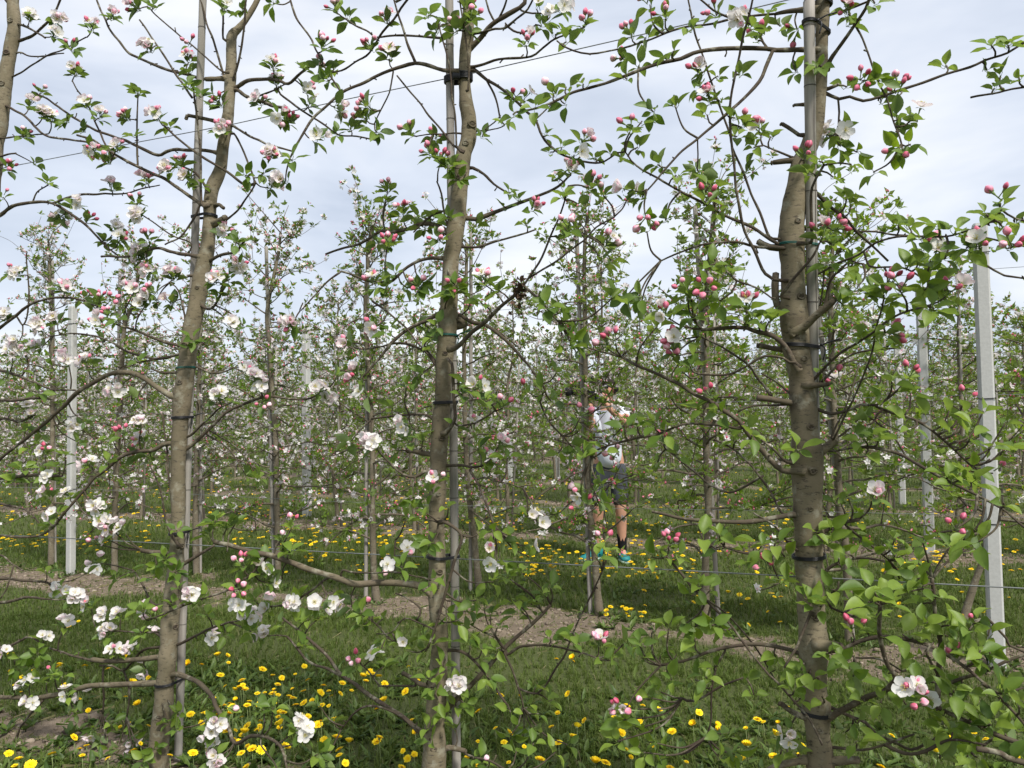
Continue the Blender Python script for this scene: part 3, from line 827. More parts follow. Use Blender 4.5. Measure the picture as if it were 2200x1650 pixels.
'H': '350,200L3 410,240B1F1 320,340L2B1F1 270,310L2 390,350L5 560,200L6 600,190L3 530,40L3 420,40L3 1200,30L2F2 1260,60F1 1180,220L3F1 950,240L2B1F1 990,290F1 890,140L4 970,120L3 1090,150L4 1030,190L4 1000,330L4 1210,290L3 1070,420L7 1150,380L4 980,450L3 1120,460L2 1110,570L4 1220,590L4 1160,640L4 1300,520L5 1350,490L3 1260,680L3 820,640L7 720,570L4 690,670L3 840,730L3 870,570L4 750,700L3 920,620L3 1010,740L4 960,660L4 530,740L3 530,800L4 580,840L3 580,440L4 630,490L2 70,610L4 120,650L4 140,730L3 270,690L3 170,650B1 220,620B1 310,820L4 260,880L2 400,850L3F1 100,980L2B4 210,950L4F2 270,1000L3 450,900L3 540,900L4 660,990L4 570,1070L4 600,1130L4 750,1140L2F5 800,1240L4 740,1250L3 620,1210L3 660,1310L4 560,1390L3 580,1480L3 740,1400L2 940,1060L4 870,1080L2 990,950L4 910,880L5 830,860L4 1000,880L3 1250,1130L4 1330,1210L3 1270,1300L2 1090,1290L3 1180,1390L4 1090,1440L4 1200,1260L3 1240,1400L3 1130,1540L4 1380,1550L3 1240,1490L3 1460,1500L3 900,1600L4 950,1640B1 850,1590L3 1430,820L5 1500,790L2 1500,840L3 1350,810L2 1660,870L3B4F1 1690,950L2 1760,950L4 1830,840L4 1920,850L5 2000,780L3 1940,940L3 2110,750L4 2060,920L4 2160,920L3 2130,1080L3 1840,1260B3F2 1910,1270B2 1820,1340L4 1900,1400L3 2000,1200L4 2060,1160L3 1780,1480L4 2030,1490L4 1950,1550L4 2100,1570L4 1690,220B2 1720,260L5 1640,290L3 2110,220L3B5 2090,290L4 2000,290L2 2170,290L3',
'I': '130,170L2 240,150L4 220,230L2 290,170L3 400,230L2 510,220L3 600,200L3 420,340L2 660,290L3 860,130L4 570,370B4 620,430L2 840,590L5 890,610L3 790,560L2 110,480L5 140,440L2 180,500L2 60,540L2 210,700L4 80,740L4 80,820L2 190,730L3 270,760L2 10,730L3 210,990L2 150,1060L4 150,1130L2 80,1080L2 600,940L3 600,1010L3 720,1150L4 770,1020L4 830,1060L3 760,1200L2 900,1190L2 810,1120L3 420,1100L3 460,1180L2 700,1420L3F3 680,1500L4 640,1530L2 750,1560L3 250,1430L2 220,1500L2 250,1590L3 340,1560L3 930,910L3 970,970L3 1040,960L4 1100,1060L3 1060,1000L3 1110,1240L3 1170,1220L3 1130,1360L3 1050,1420L4 1120,1480L3 1210,1450L2 1100,780L2B3 1190,770L3 1270,790L2 1420,790L2 1170,650L4 1250,660L3 1200,580L4 1090,570L3 1150,580L2 1230,500L3 1350,580L3 1320,490L2 1260,690L2 1480,510L4 1400,430L3 1520,430L3 1550,480L4 1470,230L3 1370,280L5 1450,300L4 1370,170L3 1380,370L4 1520,330L3 1300,400L3 1420,410L3 1030,370L2 960,130L3 1030,180L3 1070,270L3 940,200L2 960,500L2 1110,60L3 1140,200L3 1220,270L2 1540,590L4 1670,560L3 1550,720L4 1640,730L3 1720,730L3 1530,830L3 1620,840L2 1710,800L3 1500,940L3 1600,980L3 1440,1020L2 1340,1120L5 1450,1160B3F3 1440,1240B2 1280,1230L3 1330,1040L2 1540,1110L3 1510,1250L2 1580,1240L3 1600,1240F1 1760,890L4 1740,960B1 1800,990B1 1810,900L3 1880,940L5 1920,890L3 1980,900L3 1970,800L3 1880,700L4B1 1850,760L3 1960,990L3 2070,1140L5 2110,1160L3 2050,1190L3 1750,1150L3 1820,1150L3 1740,1220L4 1820,1230L4 1640,1280L4 1680,1370L4 1640,1440L4 1740,1420L4 1620,1470L3 1900,1290L4 1930,1380L4 1870,1400L3 1990,1370L3 2100,1350L4 2150,1420L4 2080,1450L3 2130,1520L3 1770,1540L3 1840,1570L3 1660,1590L4 1580,1560L3 1750,1620L3 1900,1580L3 2100,1600L3 2170,1250L3 1760,110B3 1730,220L4 1810,180L3 1880,130L3 1910,190L3 1830,240L2 1550,200L3'}
TIES = [  # tree, y in the photograph, colour, tail, label
    ('T1', 463, 0, 0, 'black tie round the leaning trunk, highest of its ties'),
    ('T1', 790, 1, 0, 'thin green string tied round the leaning trunk and stake'),
    ('T1', 897, 0, 1, 'black tie with a loose tail on the leaning trunk'),
    ('T1', 1145, 0, 1, 'black tie with raised knot just above the lower wire on the leaning trunk'),
    ('T1', 1468, 0, 0, 'black tie at a low thick limb near the foot of the leaning trunk'),
    ('T2', 166, 2, 0, 'wide black clip holding the middle trunk to stake and wire'),
    ('T2', 720, 1, 1, 'green string tied round the middle trunk and stake'),
    ('T2', 865, 0, 0, 'black tie round the middle trunk below the green string'),
    ('T2', 1197, 0, 0, 'black tie holding the middle trunk at the lower wire'),
    ('T3', 4, 2, 0, 'wide black binding at the top of the thickest trunk'),
    ('T3', 70, 0, 1, 'black tie round stake and thickest trunk below the black binding'),
    ('T3', 527, 1, 0, 'dark green string round the thickest trunk below a pruned stub'),
    ('T3', 743, 0, 1, 'black tie with crossed ends at mid height on the thickest trunk'),
    ('T3', 1195, 0, 0, 'black tie round the thickest trunk just above the lower wire'),
    ('T3', 1530, 0, 0, 'lowest black tie on the thickest trunk, slanting'),
]

# ------------------------------------------------------------------ the person filming behind the second row
M['skin'] = m_plain('skin', (0.46, 0.25, 0.17), 0.55, 0.3, 0.15, 30, 0.1)
M['shirt'] = m_plain('tshirt_pale', (0.62, 0.66, 0.74), 0.85, 0.1, 0.06, 12, 0.3)
M['shorts'] = m_plain('shorts_dark', (0.055, 0.060, 0.070), 0.9, 0.1, 0.5, 25, 0.3)
M['sock'] = m_plain('sock_black', (0.012, 0.012, 0.014), 0.9, 0.1)
M['shoe'] = m_plain('shoe_teal', (0.012, 0.17, 0.17), 0.6, 0.3, 0.4, 60)
M['sole'] = m_plain('shoe_sole', (0.30, 0.42, 0.36), 0.7, 0.2)
M['hair'] = m_plain('hair_dark', (0.022, 0.016, 0.013), 0.8, 0.2, 0.4, 120, 0.5)
M['beard'] = m_plain('beard_brown', (0.075, 0.036, 0.022), 0.9, 0.1, 0.4, 120, 0.5)
M['camblack'] = m_plain('camera_black', (0.010, 0.010, 0.012), 0.4, 0.5, 0.2)
M['glass'] = m_plain('lens_glass', (0.02, 0.025, 0.035), 0.05, 0.8, 0.1, 5, 0.0)


def skin_mesh(name, nodes, edges, root, mats, level=2):
    me = bpy.data.meshes.new(name + '_cage')
    keys = list(nodes)
    me.from_pydata([nodes[k][:3] for k in keys], [(keys.index(a), keys.index(c)) for a, c in edges], [])
    ob = bpy.data.objects.new(name + '_cage', me)
    COL.objects.link(ob)
    sk = ob.modifiers.new('Skin', 'SKIN')
    sk.use_smooth_shade = True
    if not me.skin_vertices:
        me.skin_vertices.new()
    for i, k in enumerate(keys):
        r = nodes[k][3]
        me.skin_vertices[0].data[i].radius = r if isinstance(r, tuple) else (r, r)
        me.skin_vertices[0].data[i].use_root = (k == root)
    ss = ob.modifiers.new('Subdivision', 'SUBSURF')
    ss.levels = level
    ss.render_levels = level
    dg = bpy.context.evaluated_depsgraph_get()
    res = bpy.data.meshes.new_from_object(ob.evaluated_get(dg))
    res.name = name
    bpy.data.objects.remove(ob)
    res.materials.clear()
    for mm in mats:
        res.materials.append(mm)
    for p in res.polygons:
        p.use_smooth = True
    return res


def join_mesh(name, me, mb, mats):
    """append builder geometry to an evaluated mesh"""
    v = np.zeros(len(me.vertices) * 3, np.float32)
    me.vertices.foreach_get('co', v)
    b2 = MB()
    by = {}
    for p in me.polygons:
        by.setdefault(len(p.vertices), []).append(tuple(p.vertices))
    b2.add(v.reshape(-1, 3), [np.array(f) for f in by.values()], 0)
    for vv, tt in zip(mb.v, mb.t):
        b2.v.append(vv)
        b2.t.append(tt)
    for ff, mm in zip(mb.f, mb.m):
        b2.f.append(ff + b2.n)
        b2.m.append(mm)
    b2.n += mb.n
    return b2.mesh(name, mats)


gp = on_ground(1300, 1205)
gp.z = float(gz(gp.x, gp.y))
person = empty('person', gp)
tag(person, 'person in pale t-shirt and dark shorts holding a camera to the face behind blossom', 'person')
HX, HY, HZ = 0.045, -0.05, 1.635
N_ = dict(
    pelvis=(0.055, 0, 0.93, (0.125, 0.10)), belly=(0.055, 0.0, 1.08, (0.125, 0.10)), chest=(0.06, 0.0, 1.27, (0.145, 0.105)), collar=(0.055, 0.0, 1.42, (0.085, 0.065)),
    neck=(0.05, -0.02, 1.50, 0.052), jaw=(HX, HY - 0.005, 1.565, 0.066), head=(HX, HY, HZ, (0.074, 0.088)), crown=(HX, HY + 0.01, 1.715, (0.058, 0.068)),
    shr=(0.205, 0.0, 1.395, 0.056), elr=(0.215, -0.21, 1.285, 0.042), wrr=(0.03, -0.33, 1.44, 0.028), har=(-0.02, -0.335, 1.515, (0.040, 0.020)),
    shl=(-0.095, 0.03, 1.395, 0.056), ell=(-0.15, -0.17, 1.23, 0.042), wrl=(-0.135, -0.32, 1.42, 0.028), hal=(-0.14, -0.34, 1.50, (0.040, 0.020)),
    hir=(0.14, 0, 0.86, 0.085), knr=(0.155, -0.035, 0.49, 0.056), cfr=(0.163, -0.005, 0.36, 0.054), anr=(0.168, 0.01, 0.09, 0.034), tor=(0.172, -0.13, 0.04, 0.034),
    hil=(-0.025, 0.01, 0.86, 0.085), knl=(-0.055, -0.01, 0.49, 0.056), cfl=(-0.062, 0.02, 0.36, 0.054), anl=(-0.075, 0.04, 0.09, 0.034), tol=(-0.17, -0.02, 0.04, 0.034))
E_ = [('pelvis', 'belly'), ('belly', 'chest'), ('chest', 'collar'), ('collar', 'neck'), ('neck', 'jaw'), ('jaw', 'head'), ('head', 'crown'),
      ('collar', 'shr'), ('shr', 'elr'), ('elr', 'wrr'), ('wrr', 'har'), ('collar', 'shl'), ('shl', 'ell'), ('ell', 'wrl'), ('wrl', 'hal'),
      ('pelvis', 'hir'), ('hir', 'knr'), ('knr', 'cfr'), ('cfr', 'anr'), ('anr', 'tor'), ('pelvis', 'hil'), ('hil', 'knl'), ('knl', 'cfl'), ('cfl', 'anl'), ('anl', 'tol')]
bm_ = skin_mesh('body', N_, E_, 'pelvis', [M['skin']])
fb_ = MB()
fdir = Vector((-0.72, -0.69, 0.0)).normalized()          # the face looks left and towards the picture
side = Vector((0.69, -0.72, 0))
hc = Vector((HX, HY, HZ))
tube(fb_, spline([hc + fdir * 0.075 + Vector((0, 0, 0.03)), hc + fdir * 0.108 + Vector((0, 0, -0.012)), hc + fdir * 0.078 + Vector((0, 0, -0.02))], 0.01), 0.011, 7, 0)
for s in (-1, 1):
    ball(fb_, hc + side * s * 0.080 + Vector((0, 0, -0.005)), 0.03, 0, 0.5, 8, 6, (0.35, 0.6, 1.0))
for hand, sgn in (((-0.02, -0.335, 1.515), 1), ((-0.14, -0.34, 1.50), -1)):
    hv = Vector(hand)
    for k in range(4):                                     # four fingers bent round the camera, thumb at the side
        a = hv + Vector((0.012 - 0.018 * k * 0.6, -0.006, 0.018 + 0.004 * (1.5 - abs(k - 1.5))))
        tube(fb_, spline([a, a + Vector((-0.006, -0.004, 0.032 - 0.004 * abs(k - 1.3))), a + Vector((-0.018, 0.012, 0.052 - 0.005 * abs(k - 1.3))), a + Vector((-0.022, 0.030, 0.050))], 0.012), 0.0085, 6, 0)
    a = hv + Vector((0.022 * sgn, 0.004, -0.01))
    tube(fb_, spline([a, a + Vector((0.018 * sgn, 0.010, 0.022)), a + Vector((0.010 * sgn, 0.022, 0.045))], 0.012), 0.0095, 6, 0)
body = put('body', join_mesh('body', bm_, fb_, [M['skin']]), person)

sN = dict(hem=(0.055, 0, 0.84, (0.185, 0.140)), belly=(0.055, 0.0, 1.08, (0.178, 0.135)), chest=(0.06, 0.0, 1.27, (0.188, 0.135)), collar=(0.055, -0.002, 1.425, (0.095, 0.078)), top=(0.052, -0.01, 1.462, (0.062, 0.062)),
          shr=(0.205, 0.0, 1.395, 0.070), slr=(0.214, -0.10, 1.335, 0.066), shl=(-0.095, 0.03, 1.395, 0.070), sll=(-0.125, -0.07, 1.31, 0.066))
put('t_shirt', skin_mesh('t_shirt', sN, [('hem', 'belly'), ('belly', 'chest'), ('chest', 'collar'), ('collar', 'top'), ('collar', 'shr'), ('shr', 'slr'), ('collar', 'shl'), ('shl', 'sll')], 'chest', [M['shirt']]), person)
pN = dict(waist=(0.055, 0, 0.985, (0.142, 0.112)), pel=(0.055, 0, 0.90, (0.146, 0.118)), hir=(0.14, 0, 0.82, 0.104), mr=(0.150, -0.02, 0.64, 0.092), kr=(0.155, -0.03, 0.50, 0.084), hil=(-0.025, 0.01, 0.82, 0.104), ml=(-0.042, 0.0, 0.64, 0.092), kl=(-0.052, -0.01, 0.50, 0.084))
put('shorts', skin_mesh('shorts', pN, [('waist', 'pel'), ('pel', 'hir'), ('hir', 'mr'), ('mr', 'kr'), ('pel', 'hil'), ('hil', 'ml'), ('ml', 'kl')], 'pel', [M['shorts']]), person)
for x, y, dx, dy in ((0.168, 0.01, 0.03, -0.99), (-0.075, 0.04, -0.80, -0.60)):
    b = MB()
    tube(b, [(x, y, 0.05), (x, y, 0.12), (x - 0.002, y, 0.20), (x - 0.004, y, 0.25)], [0.043, 0.042, 0.046, 0.049], 10, 0)
    b.build('sock', [M['sock']], person)
    b = MB()
    f = Vector((dx, dy, 0)).normalized()
    s = Vector((-f.y, f.x, 0))
    secs = [(-0.075, 0.030, 0.075), (-0.055, 0.040, 0.105), (-0.01, 0.043, 0.105), (0.05, 0.046, 0.082), (0.11, 0.050, 0.064), (0.165, 0.045, 0.052), (0.198, 0.026, 0.036)]
    v, u = [], 10
    for t, w, h in secs:
        for j in range(u):
            a = 2 * math.pi * j / u
            p = Vector((x, y, 0)) + f * t + s * (w * math.cos(a)) + Vector((0, 0, 0.018 + max(0.0, (math.sin(a) * 0.5 + 0.5)) * h))
            v.append(p)
    fc = [(i * u + j, i * u + (j + 1) % u, i * u + u + (j + 1) % u, i * u + u + j) for i in range(len(secs) - 1) for j in range(u)]
    b.add([tuple(q) for q in v], [fc, [tuple(range(u))[::-1], tuple(range(len(v) - u, len(v)))]], 0)
    sh = b.build('shoe', [M['shoe']], person)
    b = MB()
    out_l = [(Vector((x, y, 0)) + f * t + s * w * 1.06 * sg) for sg, rng_ in ((1, secs), (-1, secs[::-1])) for t, w, h in rng_]
    m2 = len(out_l)
    b.add([(p.x, p.y, 0.0) for p in out_l] + [(p.x, p.y, 0.028) for p in out_l], [[(i, (i + 1) % m2, m2 + (i + 1) % m2, m2 + i) for i in range(m2)], [tuple(range(m2, 2 * m2)), tuple(range(m2))[::-1]]], 0)
    b.build('sole', [M['sole']], sh)
    b = MB()
    for k in range(4):
        c = Vector((x, y, 0.098 - 0.010 * k)) + f * (0.03 + 0.025 * k)
        tube(b, [c - s * 0.028, c + Vector((0, 0, 0.010)), c + s * 0.028], 0.004, 5, 0)
    b.build('lace', [M['sock']], sh)
b = MB()                                                   # cropped dark hair, a cap of it behind the face
ball(b, hc + Vector((0.014, 0.012, 0.045)), 0.093, 0, 0.5, 16, 10, (1.0, 1.0, 0.85))
ball(b, hc + Vector((0.035, 0.03, 0.0)), 0.075, 0, 0.5, 14, 9, (0.9, 0.9, 1.0))
b.build('hair', [M['hair']], person)
b = MB()
ball(b, hc + fdir * 0.034 + Vector((0, 0, -0.065)), 0.058, 0, 0.5, 14, 9, (1.0, 1.0, 0.85))
b.build('beard', [M['beard']], person)
b = MB()                                                   # headphones: band and cups
tube(b, [hc + side * (0.098 * math.cos(a)) + Vector((0.01, 0.01, 0.108 * math.sin(a) + 0.02)) for a in np.linspace(0, math.pi, 15)], 0.010, 6, 0)
for s in (-1, 1):
    ball(b, hc + side * s * 0.098 + Vector((0.01, 0.0, -0.002)), 0.038, 0, 0.5, 10, 7, (0.65, 0.75, 1.0))
b.build('headphones', [M['camblack']], person)
for s in (-1, 1):
    b = MB()
    ball(b, hc + fdir * 0.078 + side * s * 0.032 + Vector((0, 0, 0.022)), 0.011, 0, 0.5, 8, 5)
    b.build('eye', [M['hair']], person)

vc = empty('video_camera', gp + Vector((-0.14, -0.35, 1.60)))
tag(vc, 'black video camera held up to the face of the person in the pale t-shirt', 'camera')
b = MB()
box(b, (0.0, 0.0, 0.0), (0.20, 0.095, 0.105), 0, bev=0.012)
box(b, (0.07, 0.0, -0.065), (0.07, 0.08, 0.05), 0, bev=0.01)
b.build('body', [M['camblack']], vc)
b = MB()
tube(b, [(-0.09, 0, 0.005), (-0.12, 0, 0.005), (-0.17, 0, 0.005), (-0.175, 0, 0.005)], [0.040, 0.042, 0.042, 0.036], 18, 0)
ln_ = b.build('lens', [M['camblack']], vc)
b = MB()
box(b, (-0.205, 0, 0.005), (0.055, 0.115, 0.085), 0, bev=0.01)
b.build('lens_hood', [M['camblack']], vc)
b = MB()
tube(b, spline([(0.07, 0, 0.045), (0.065, 0, 0.10), (-0.02, 0, 0.112), (-0.09, 0, 0.10), (-0.09, 0, 0.05)], 0.02), 0.013, 8, 0)
b.build('handle', [M['camblack']], vc)
b = MB()
tube(b, [(0.02, -0.035, 0.125), (-0.15, -0.035, 0.125)], 0.014, 10, 0)
tube(b, [(-0.10, -0.035, 0.125), (-0.19, -0.035, 0.125)], 0.021, 10, 0)
b.build('microphone', [M['camblack']], vc)
b = MB()
tube(b, spline([(0.09, 0, 0.03), (0.12, 0, 0.04), (0.155, 0.01, 0.045)], 0.02), 0.023, 12, 0)
b.build('viewfinder', [M['camblack']], vc)

# ------------------------------------------------------------------ leaf, petal, flower and bud templates
def leaf_tpl(fold=0.35, droop=0.25, wid=0.27, twist=0.0, tint=0.5, segs=6, wave=0.0):
    ts = np.linspace(0, 1, segs + 1)
    w = wid * (np.sin(math.pi * ts ** 0.84) ** 0.88)
    w[0], w[-1] = 0.015, 0.004
    v, tt = [], []
    for i, (t, a) in enumerate(zip(ts, w)):
        z0 = -droop * t * t
        x0 = t - 0.3 * droop * t * t
        tw = twist * t
        for s in (-1, 0, 1):
            y, z = s * a, abs(s) * a * fold + wave * math.sin(9 * t + s) * a
            v.append((x0, y * math.cos(tw) - z * math.sin(tw), z0 + y * math.sin(tw) + z * math.cos(tw)))
            tt.append(tint + (0.10 if s == 0 else 0) - 0.06 * abs(t - 0.5))
    f = []
    for i in range(segs):
        for s in (0, 1):
            a = i * 3 + s
            f.append((a, a + 3, a + 4, a + 1))
    n = len(v)                                # petiole: a thin three-sided stalk
    pr = 0.018
    for x in (-0.26, 0.02):
        for k in range(3):
            v.append((x, pr * math.cos(k * 2.1), pr * math.sin(k * 2.1) - 0.02 + (0.06 * x)))
            tt.append(min(1, tint + 0.25))
    for k in range(3):
        f.append((n + k, n + (k + 1) % 3, n + 3 + (k + 1) % 3, n + 3 + k))
    fa = np.array(f)
    return np.array(v), [(fa, 0)], np.clip(np.array(tt), 0, 1)


def tpl_mesh(name, tpl, mats, smooth=True):
    b = MB()
    tv, tf, tt = tpl
    b.v.append(tv)
    b.t.append(tt)
    for fa, mi in tf:
        b.f.append(np.asarray(fa))
        b.m.append(np.full(len(fa), mi))
    b.n = len(tv)
    return b.mesh(name, mats, smooth)


LEAF_T = []
for k in range(14):
    LEAF_T.append(leaf_tpl(rnd.uniform(0.2, 1.05), rnd.uniform(-0.02, 0.45), rnd.uniform(0.225, 0.30), rnd.uniform(-0.6, 0.6), k / 13.0, 6, rnd.uniform(0, 0.2)))
LEAF_M = [tpl_mesh('leaf', t, [M['leaf']]) for t in LEAF_T]


def petal_tpl(cup=0.35, pink=0.2, ruf=0.0):
    """X outwards, length 1, cupped upwards"""
    xs = np.array([0.0, 0.22, 0.5, 0.78, 1.0])
    ws = np.array([0.06, 0.24, 0.43, 0.41, 0.16])
    v, tt = [], []
    for x, w in zip(xs, ws):
        for s in (-1, -0.5, 0, 0.5, 1):
            z = cup * (x * x * 0.55) + abs(s) ** 2 * w * cup * 0.9 + ruf * math.sin(5 * x + 4 * s) * 0.08
            v.append((x - 0.05 * abs(s) * (x > 0.9), s * w, z))
            tt.append(np.clip(pink * (0.25 + 1.0 * x * abs(s) + 0.5 * (x > 0.8)), 0, 1))
    f = []
    for i in range(4):
        for s in range(4):
            a = i * 5 + s
            f.append((a, a + 5, a + 6, a + 1))
    return np.array(v), [(np.array(f), 0)], np.array(tt)


PETAL_T = [petal_tpl(c, p, r) for c, p, r in ((0.15, 0.05, 0.3), (0.4, 0.12, 0.2), (0.6, 0.3, 0.4), (0.25, 0.2, 0.5), (0.75, 0.55, 0.2), (0.5, 0.8, 0.3))]
PETAL_M = [tpl_mesh('petal', t, [M['petal']]) for t in PETAL_T]


def center_mesh():
    """stalk, calyx, stamens of an open flower; Z out of the flower, petal length 1"""
    b = MB()
    tube(b, [(0.25, 0.1, -1.35), (0.08, 0.03, -0.7), (0, 0, -0.12)], [0.05, 0.05, 0.09], 5, 0, 0.5)
    for k in range(5):
        a = k * 2 * math.pi / 5 + 0.6
        c, s = math.cos(a), math.sin(a)
        b.add([(0.08 * c, 0.08 * s, -0.1), (0.3 * c - 0.09 * s, 0.3 * s + 0.09 * c, -0.12), (0.5 * c, 0.5 * s, -0.22), (0.3 * c + 0.09 * s, 0.3 * s - 0.09 * c, -0.12)], [[(0, 1, 2, 3)]], 0, 0.5)
    for k in range(11):
        a = k * 2.4
        q = 0.13 + 0.19 * (k % 3) / 2
        p = np.array((math.cos(a) * q, math.sin(a) * q, 0.42 + 0.05 * (k % 2)))
        tube(b, [(0, 0, -0.02), p], [0.02, 0.013], 3, 1, 0.5, cap=False)
        ball(b, p, 0.045, 1, 0.5, 4, 3)
    return b.mesh('blossom', [M['green'], M['stamen']])


def bud_tpl(fat, tint):
    b = MB()
    tube(b, [(0.5, 0.2, -3.0), (0.15, 0.05, -1.6), (0, 0, -0.75)], [0.13, 0.13, 0.3], 5, 1, 0.5)
    n, u = 7, 9
    v, tt = [], []
    for i in range(n):
        a = i / (n - 1)
        r = fat * math.sin(math.pi * (0.08 + 0.88 * a)) ** 0.8
        for j in range(u):
            q = 2 * math.pi * j / u + 0.8 * a
            k = 1 + 0.08 * math.sin(3 * q)
            v.append((r * k * math.cos(q), r * k * math.sin(q), -0.75 + 1.75 * a))
            tt.append(np.clip(tint + 0.22 * math.sin(3 * q) + 0.15 * (a - 0.5), 0, 1))
    f = [(i * u + j, i * u + (j + 1) % u, i * u + u + (j + 1) % u, i * u + u + j) for i in range(n - 1) for j in range(u)]
    b.add(v, [f, [tuple(range((n - 1) * u, n * u))]], 0, tt)
    for k in range(5):
        a = k * 2 * math.pi / 5
        c, s = math.cos(a), math.sin(a)
        b.add([(0.2 * c, 0.2 * s, -0.85), (0.55 * fat * c - 0.2 * s, 0.55 * fat * s + 0.2 * c, -0.62), (0.95 * fat * c, 0.95 * fat * s, -0.2), (0.55 * fat * c + 0.2 * s, 0.55 * fat * s - 0.2 * c, -0.62)], [[(0, 3, 2, 1)]], 1, 0.6)
    return b


CENTER_M = center_mesh()
BUD_M = [bud_tpl(fa, ti).mesh('bud', [M['bud'], M['green']]) for fa, ti in ((0.62, 0.12), (0.68, 0.3), (0.75, 0.5), (0.85, 0.72), (0.9, 0.9), (0.6, 0.22))]

# ------------------------------------------------------------------ front trees
TREEDEF = {
    'T0': ('apple tree at the left picture edge, trunk half cut off by the frame', 0.051, 0.44),
    'T1': ('leaning apple tree full of white and pink blossom, tied to a grey round stake', 0.051, 0.44),
    'T2': ('middle apple tree of the nearest row, straight trunk with a dried clump on one branch', 0.053, 0.52),
    'T3': ('thickest trunked apple tree of the nearest row, many pruned stubs, few open flowers', 0.056, 0.60),
    'T4': ('apple tree beyond the right picture edge, only its leafy branch tips reach in', 0.055, 0.64),
}
FRONT = {}
allpts = []            # image points of every branch: px, py, world, tree, branch index
BRD = []               # branch records


def parse_branches(txt):
    for ln in txt.strip().splitlines():
        head, body = ln.split('|')
        h = [float(x) for x in head.split()]
        pts = [tuple(float(c) for c in p.split(',')) for p in body.split()]
        yield h, pts


for key in TRUNK:
    tp = [tuple(float(c) for c in p.split(',')) for p in TRUNK[key].split()]
    pxm = {'T0': -40, 'T1': 385, 'T2': 950, 'T3': 1735, 'T4': 2885}[key]
    Z = zrow(pxm)
    pts = [(*at(x, y, Z), d * Z / F / 2 * 0.93) for x, y, d in tp]
    while pts[-1][2] < 0.0:
        pts.pop()
    lx, ly, lz, lr = pts[-1]
    px_, py_, pz_, _ = pts[-2]
    dx = (lx - px_) / max(0.02, pz_ - lz)
    for zz, k in ((lz * 0.5, 1.03), (0.06, 1.08), (0.0, 1.22), (-0.07, 1.4)):
        if zz < lz - 0.005:
            pts.append((lx + dx * (lz - zz) * 0.7, ly, zz, lr * k))
    base = Vector((pts[-1][0], pts[-1][1], 0.0))
    root = empty('apple_tree', base)
    tag(root, TREEDEF[key][0], 'tree', 'apple trees of the nearest row')
    FRONT[key] = dict(root=root, base=base, Z=Z, tp=tp, pts=pts, leaves=[], nb=0)


def trunk_x(key, y):
    tp = FRONT[key]['tp']
    return float(np.interp(y, [p[1] for p in tp], [p[0] for p in tp])), float(np.interp(y, [p[1] for p in tp], [p[2] for p in tp]))


brng = random.Random(21)
for key in ('T0', 'T1', 'T2', 'T3', 'T4'):
    ft = FRONT[key]
    for h, pts in parse_branches(BR[key]):
        if key == 'T4' and pts[-1][0] > pts[0][0]:
            pts = pts[::-1]
            h[0], h[1] = h[1], h[0]
        w0, w1 = h[0], h[1]
        x0, y0 = pts[0]
        tx, tw = trunk_x(key, y0)
        plen = sum(math.hypot(a[0] - b[0], a[1] - b[1]) for a, b in zip(pts, pts[1:]))
        joined = abs(tx - x0) < tw * 0.5 + (42 if w0 >= 7 else 16)
        if len(h) > 2:
            d0, d1 = h[2], h[3]
        else:
            d0 = 0.0
            d1 = brng.uniform(-0.26, 0.22) * min(1.2, plen / 320)
        par = None
        if joined and abs(tx - x0) > 2:
            pts = [(tx + (x0 - tx) * 0.25, y0 + 3)] + pts
        elif not joined:                       # starts on an earlier branch: take its depth there
            best = min(allpts, key=lambda q: (q[0] - x0) ** 2 + (q[1] - y0) ** 2 + (0 if q[3] == key else 1e5), default=None)
            if best and math.hypot(best[0] - x0, best[1] - y0) < 40:
                par = best
                if math.hypot(best[0] - x0, best[1] - y0) > 2:
                    pts = [(best[0], best[1])] + pts
        dist = [0.0]
        for a, b in zip(pts, pts[1:]):
            dist.append(dist[-1] + math.hypot(a[0] - b[0], a[1] - b[1]))
        dist = [q / dist[-1] for q in dist]
        if par is not None:
            d0 = par[2].y - zrow(x0)
            if len(h) <= 2:
                d1 = d0 + d1
        elif joined and len(h) <= 2:
            d0 = ft['Z'] - zrow(x0)
        w = []
        for (x, y), q in zip(pts, dist):
            Z = zrow(x) + d0 + (d1 - d0) * q
            p = at(x, y, Z)
            w.append((*p, (w0 + (w1 - w0) * q) * Z / F / 2))
        sp = spline(w, 0.02)
        b_i = len(BRD)
        BRD.append(dict(key=key, pts=sp, joined=joined, spurs=[], stub=plen < 75 and w1 > 6))
        pp = pix(sp[:, 0], sp[:, 1], sp[:, 2])
        for i in range(len(sp)):
            allpts.append((pp[0][i], pp[1][i], Vector(sp[i, :3]), key, b_i, i))

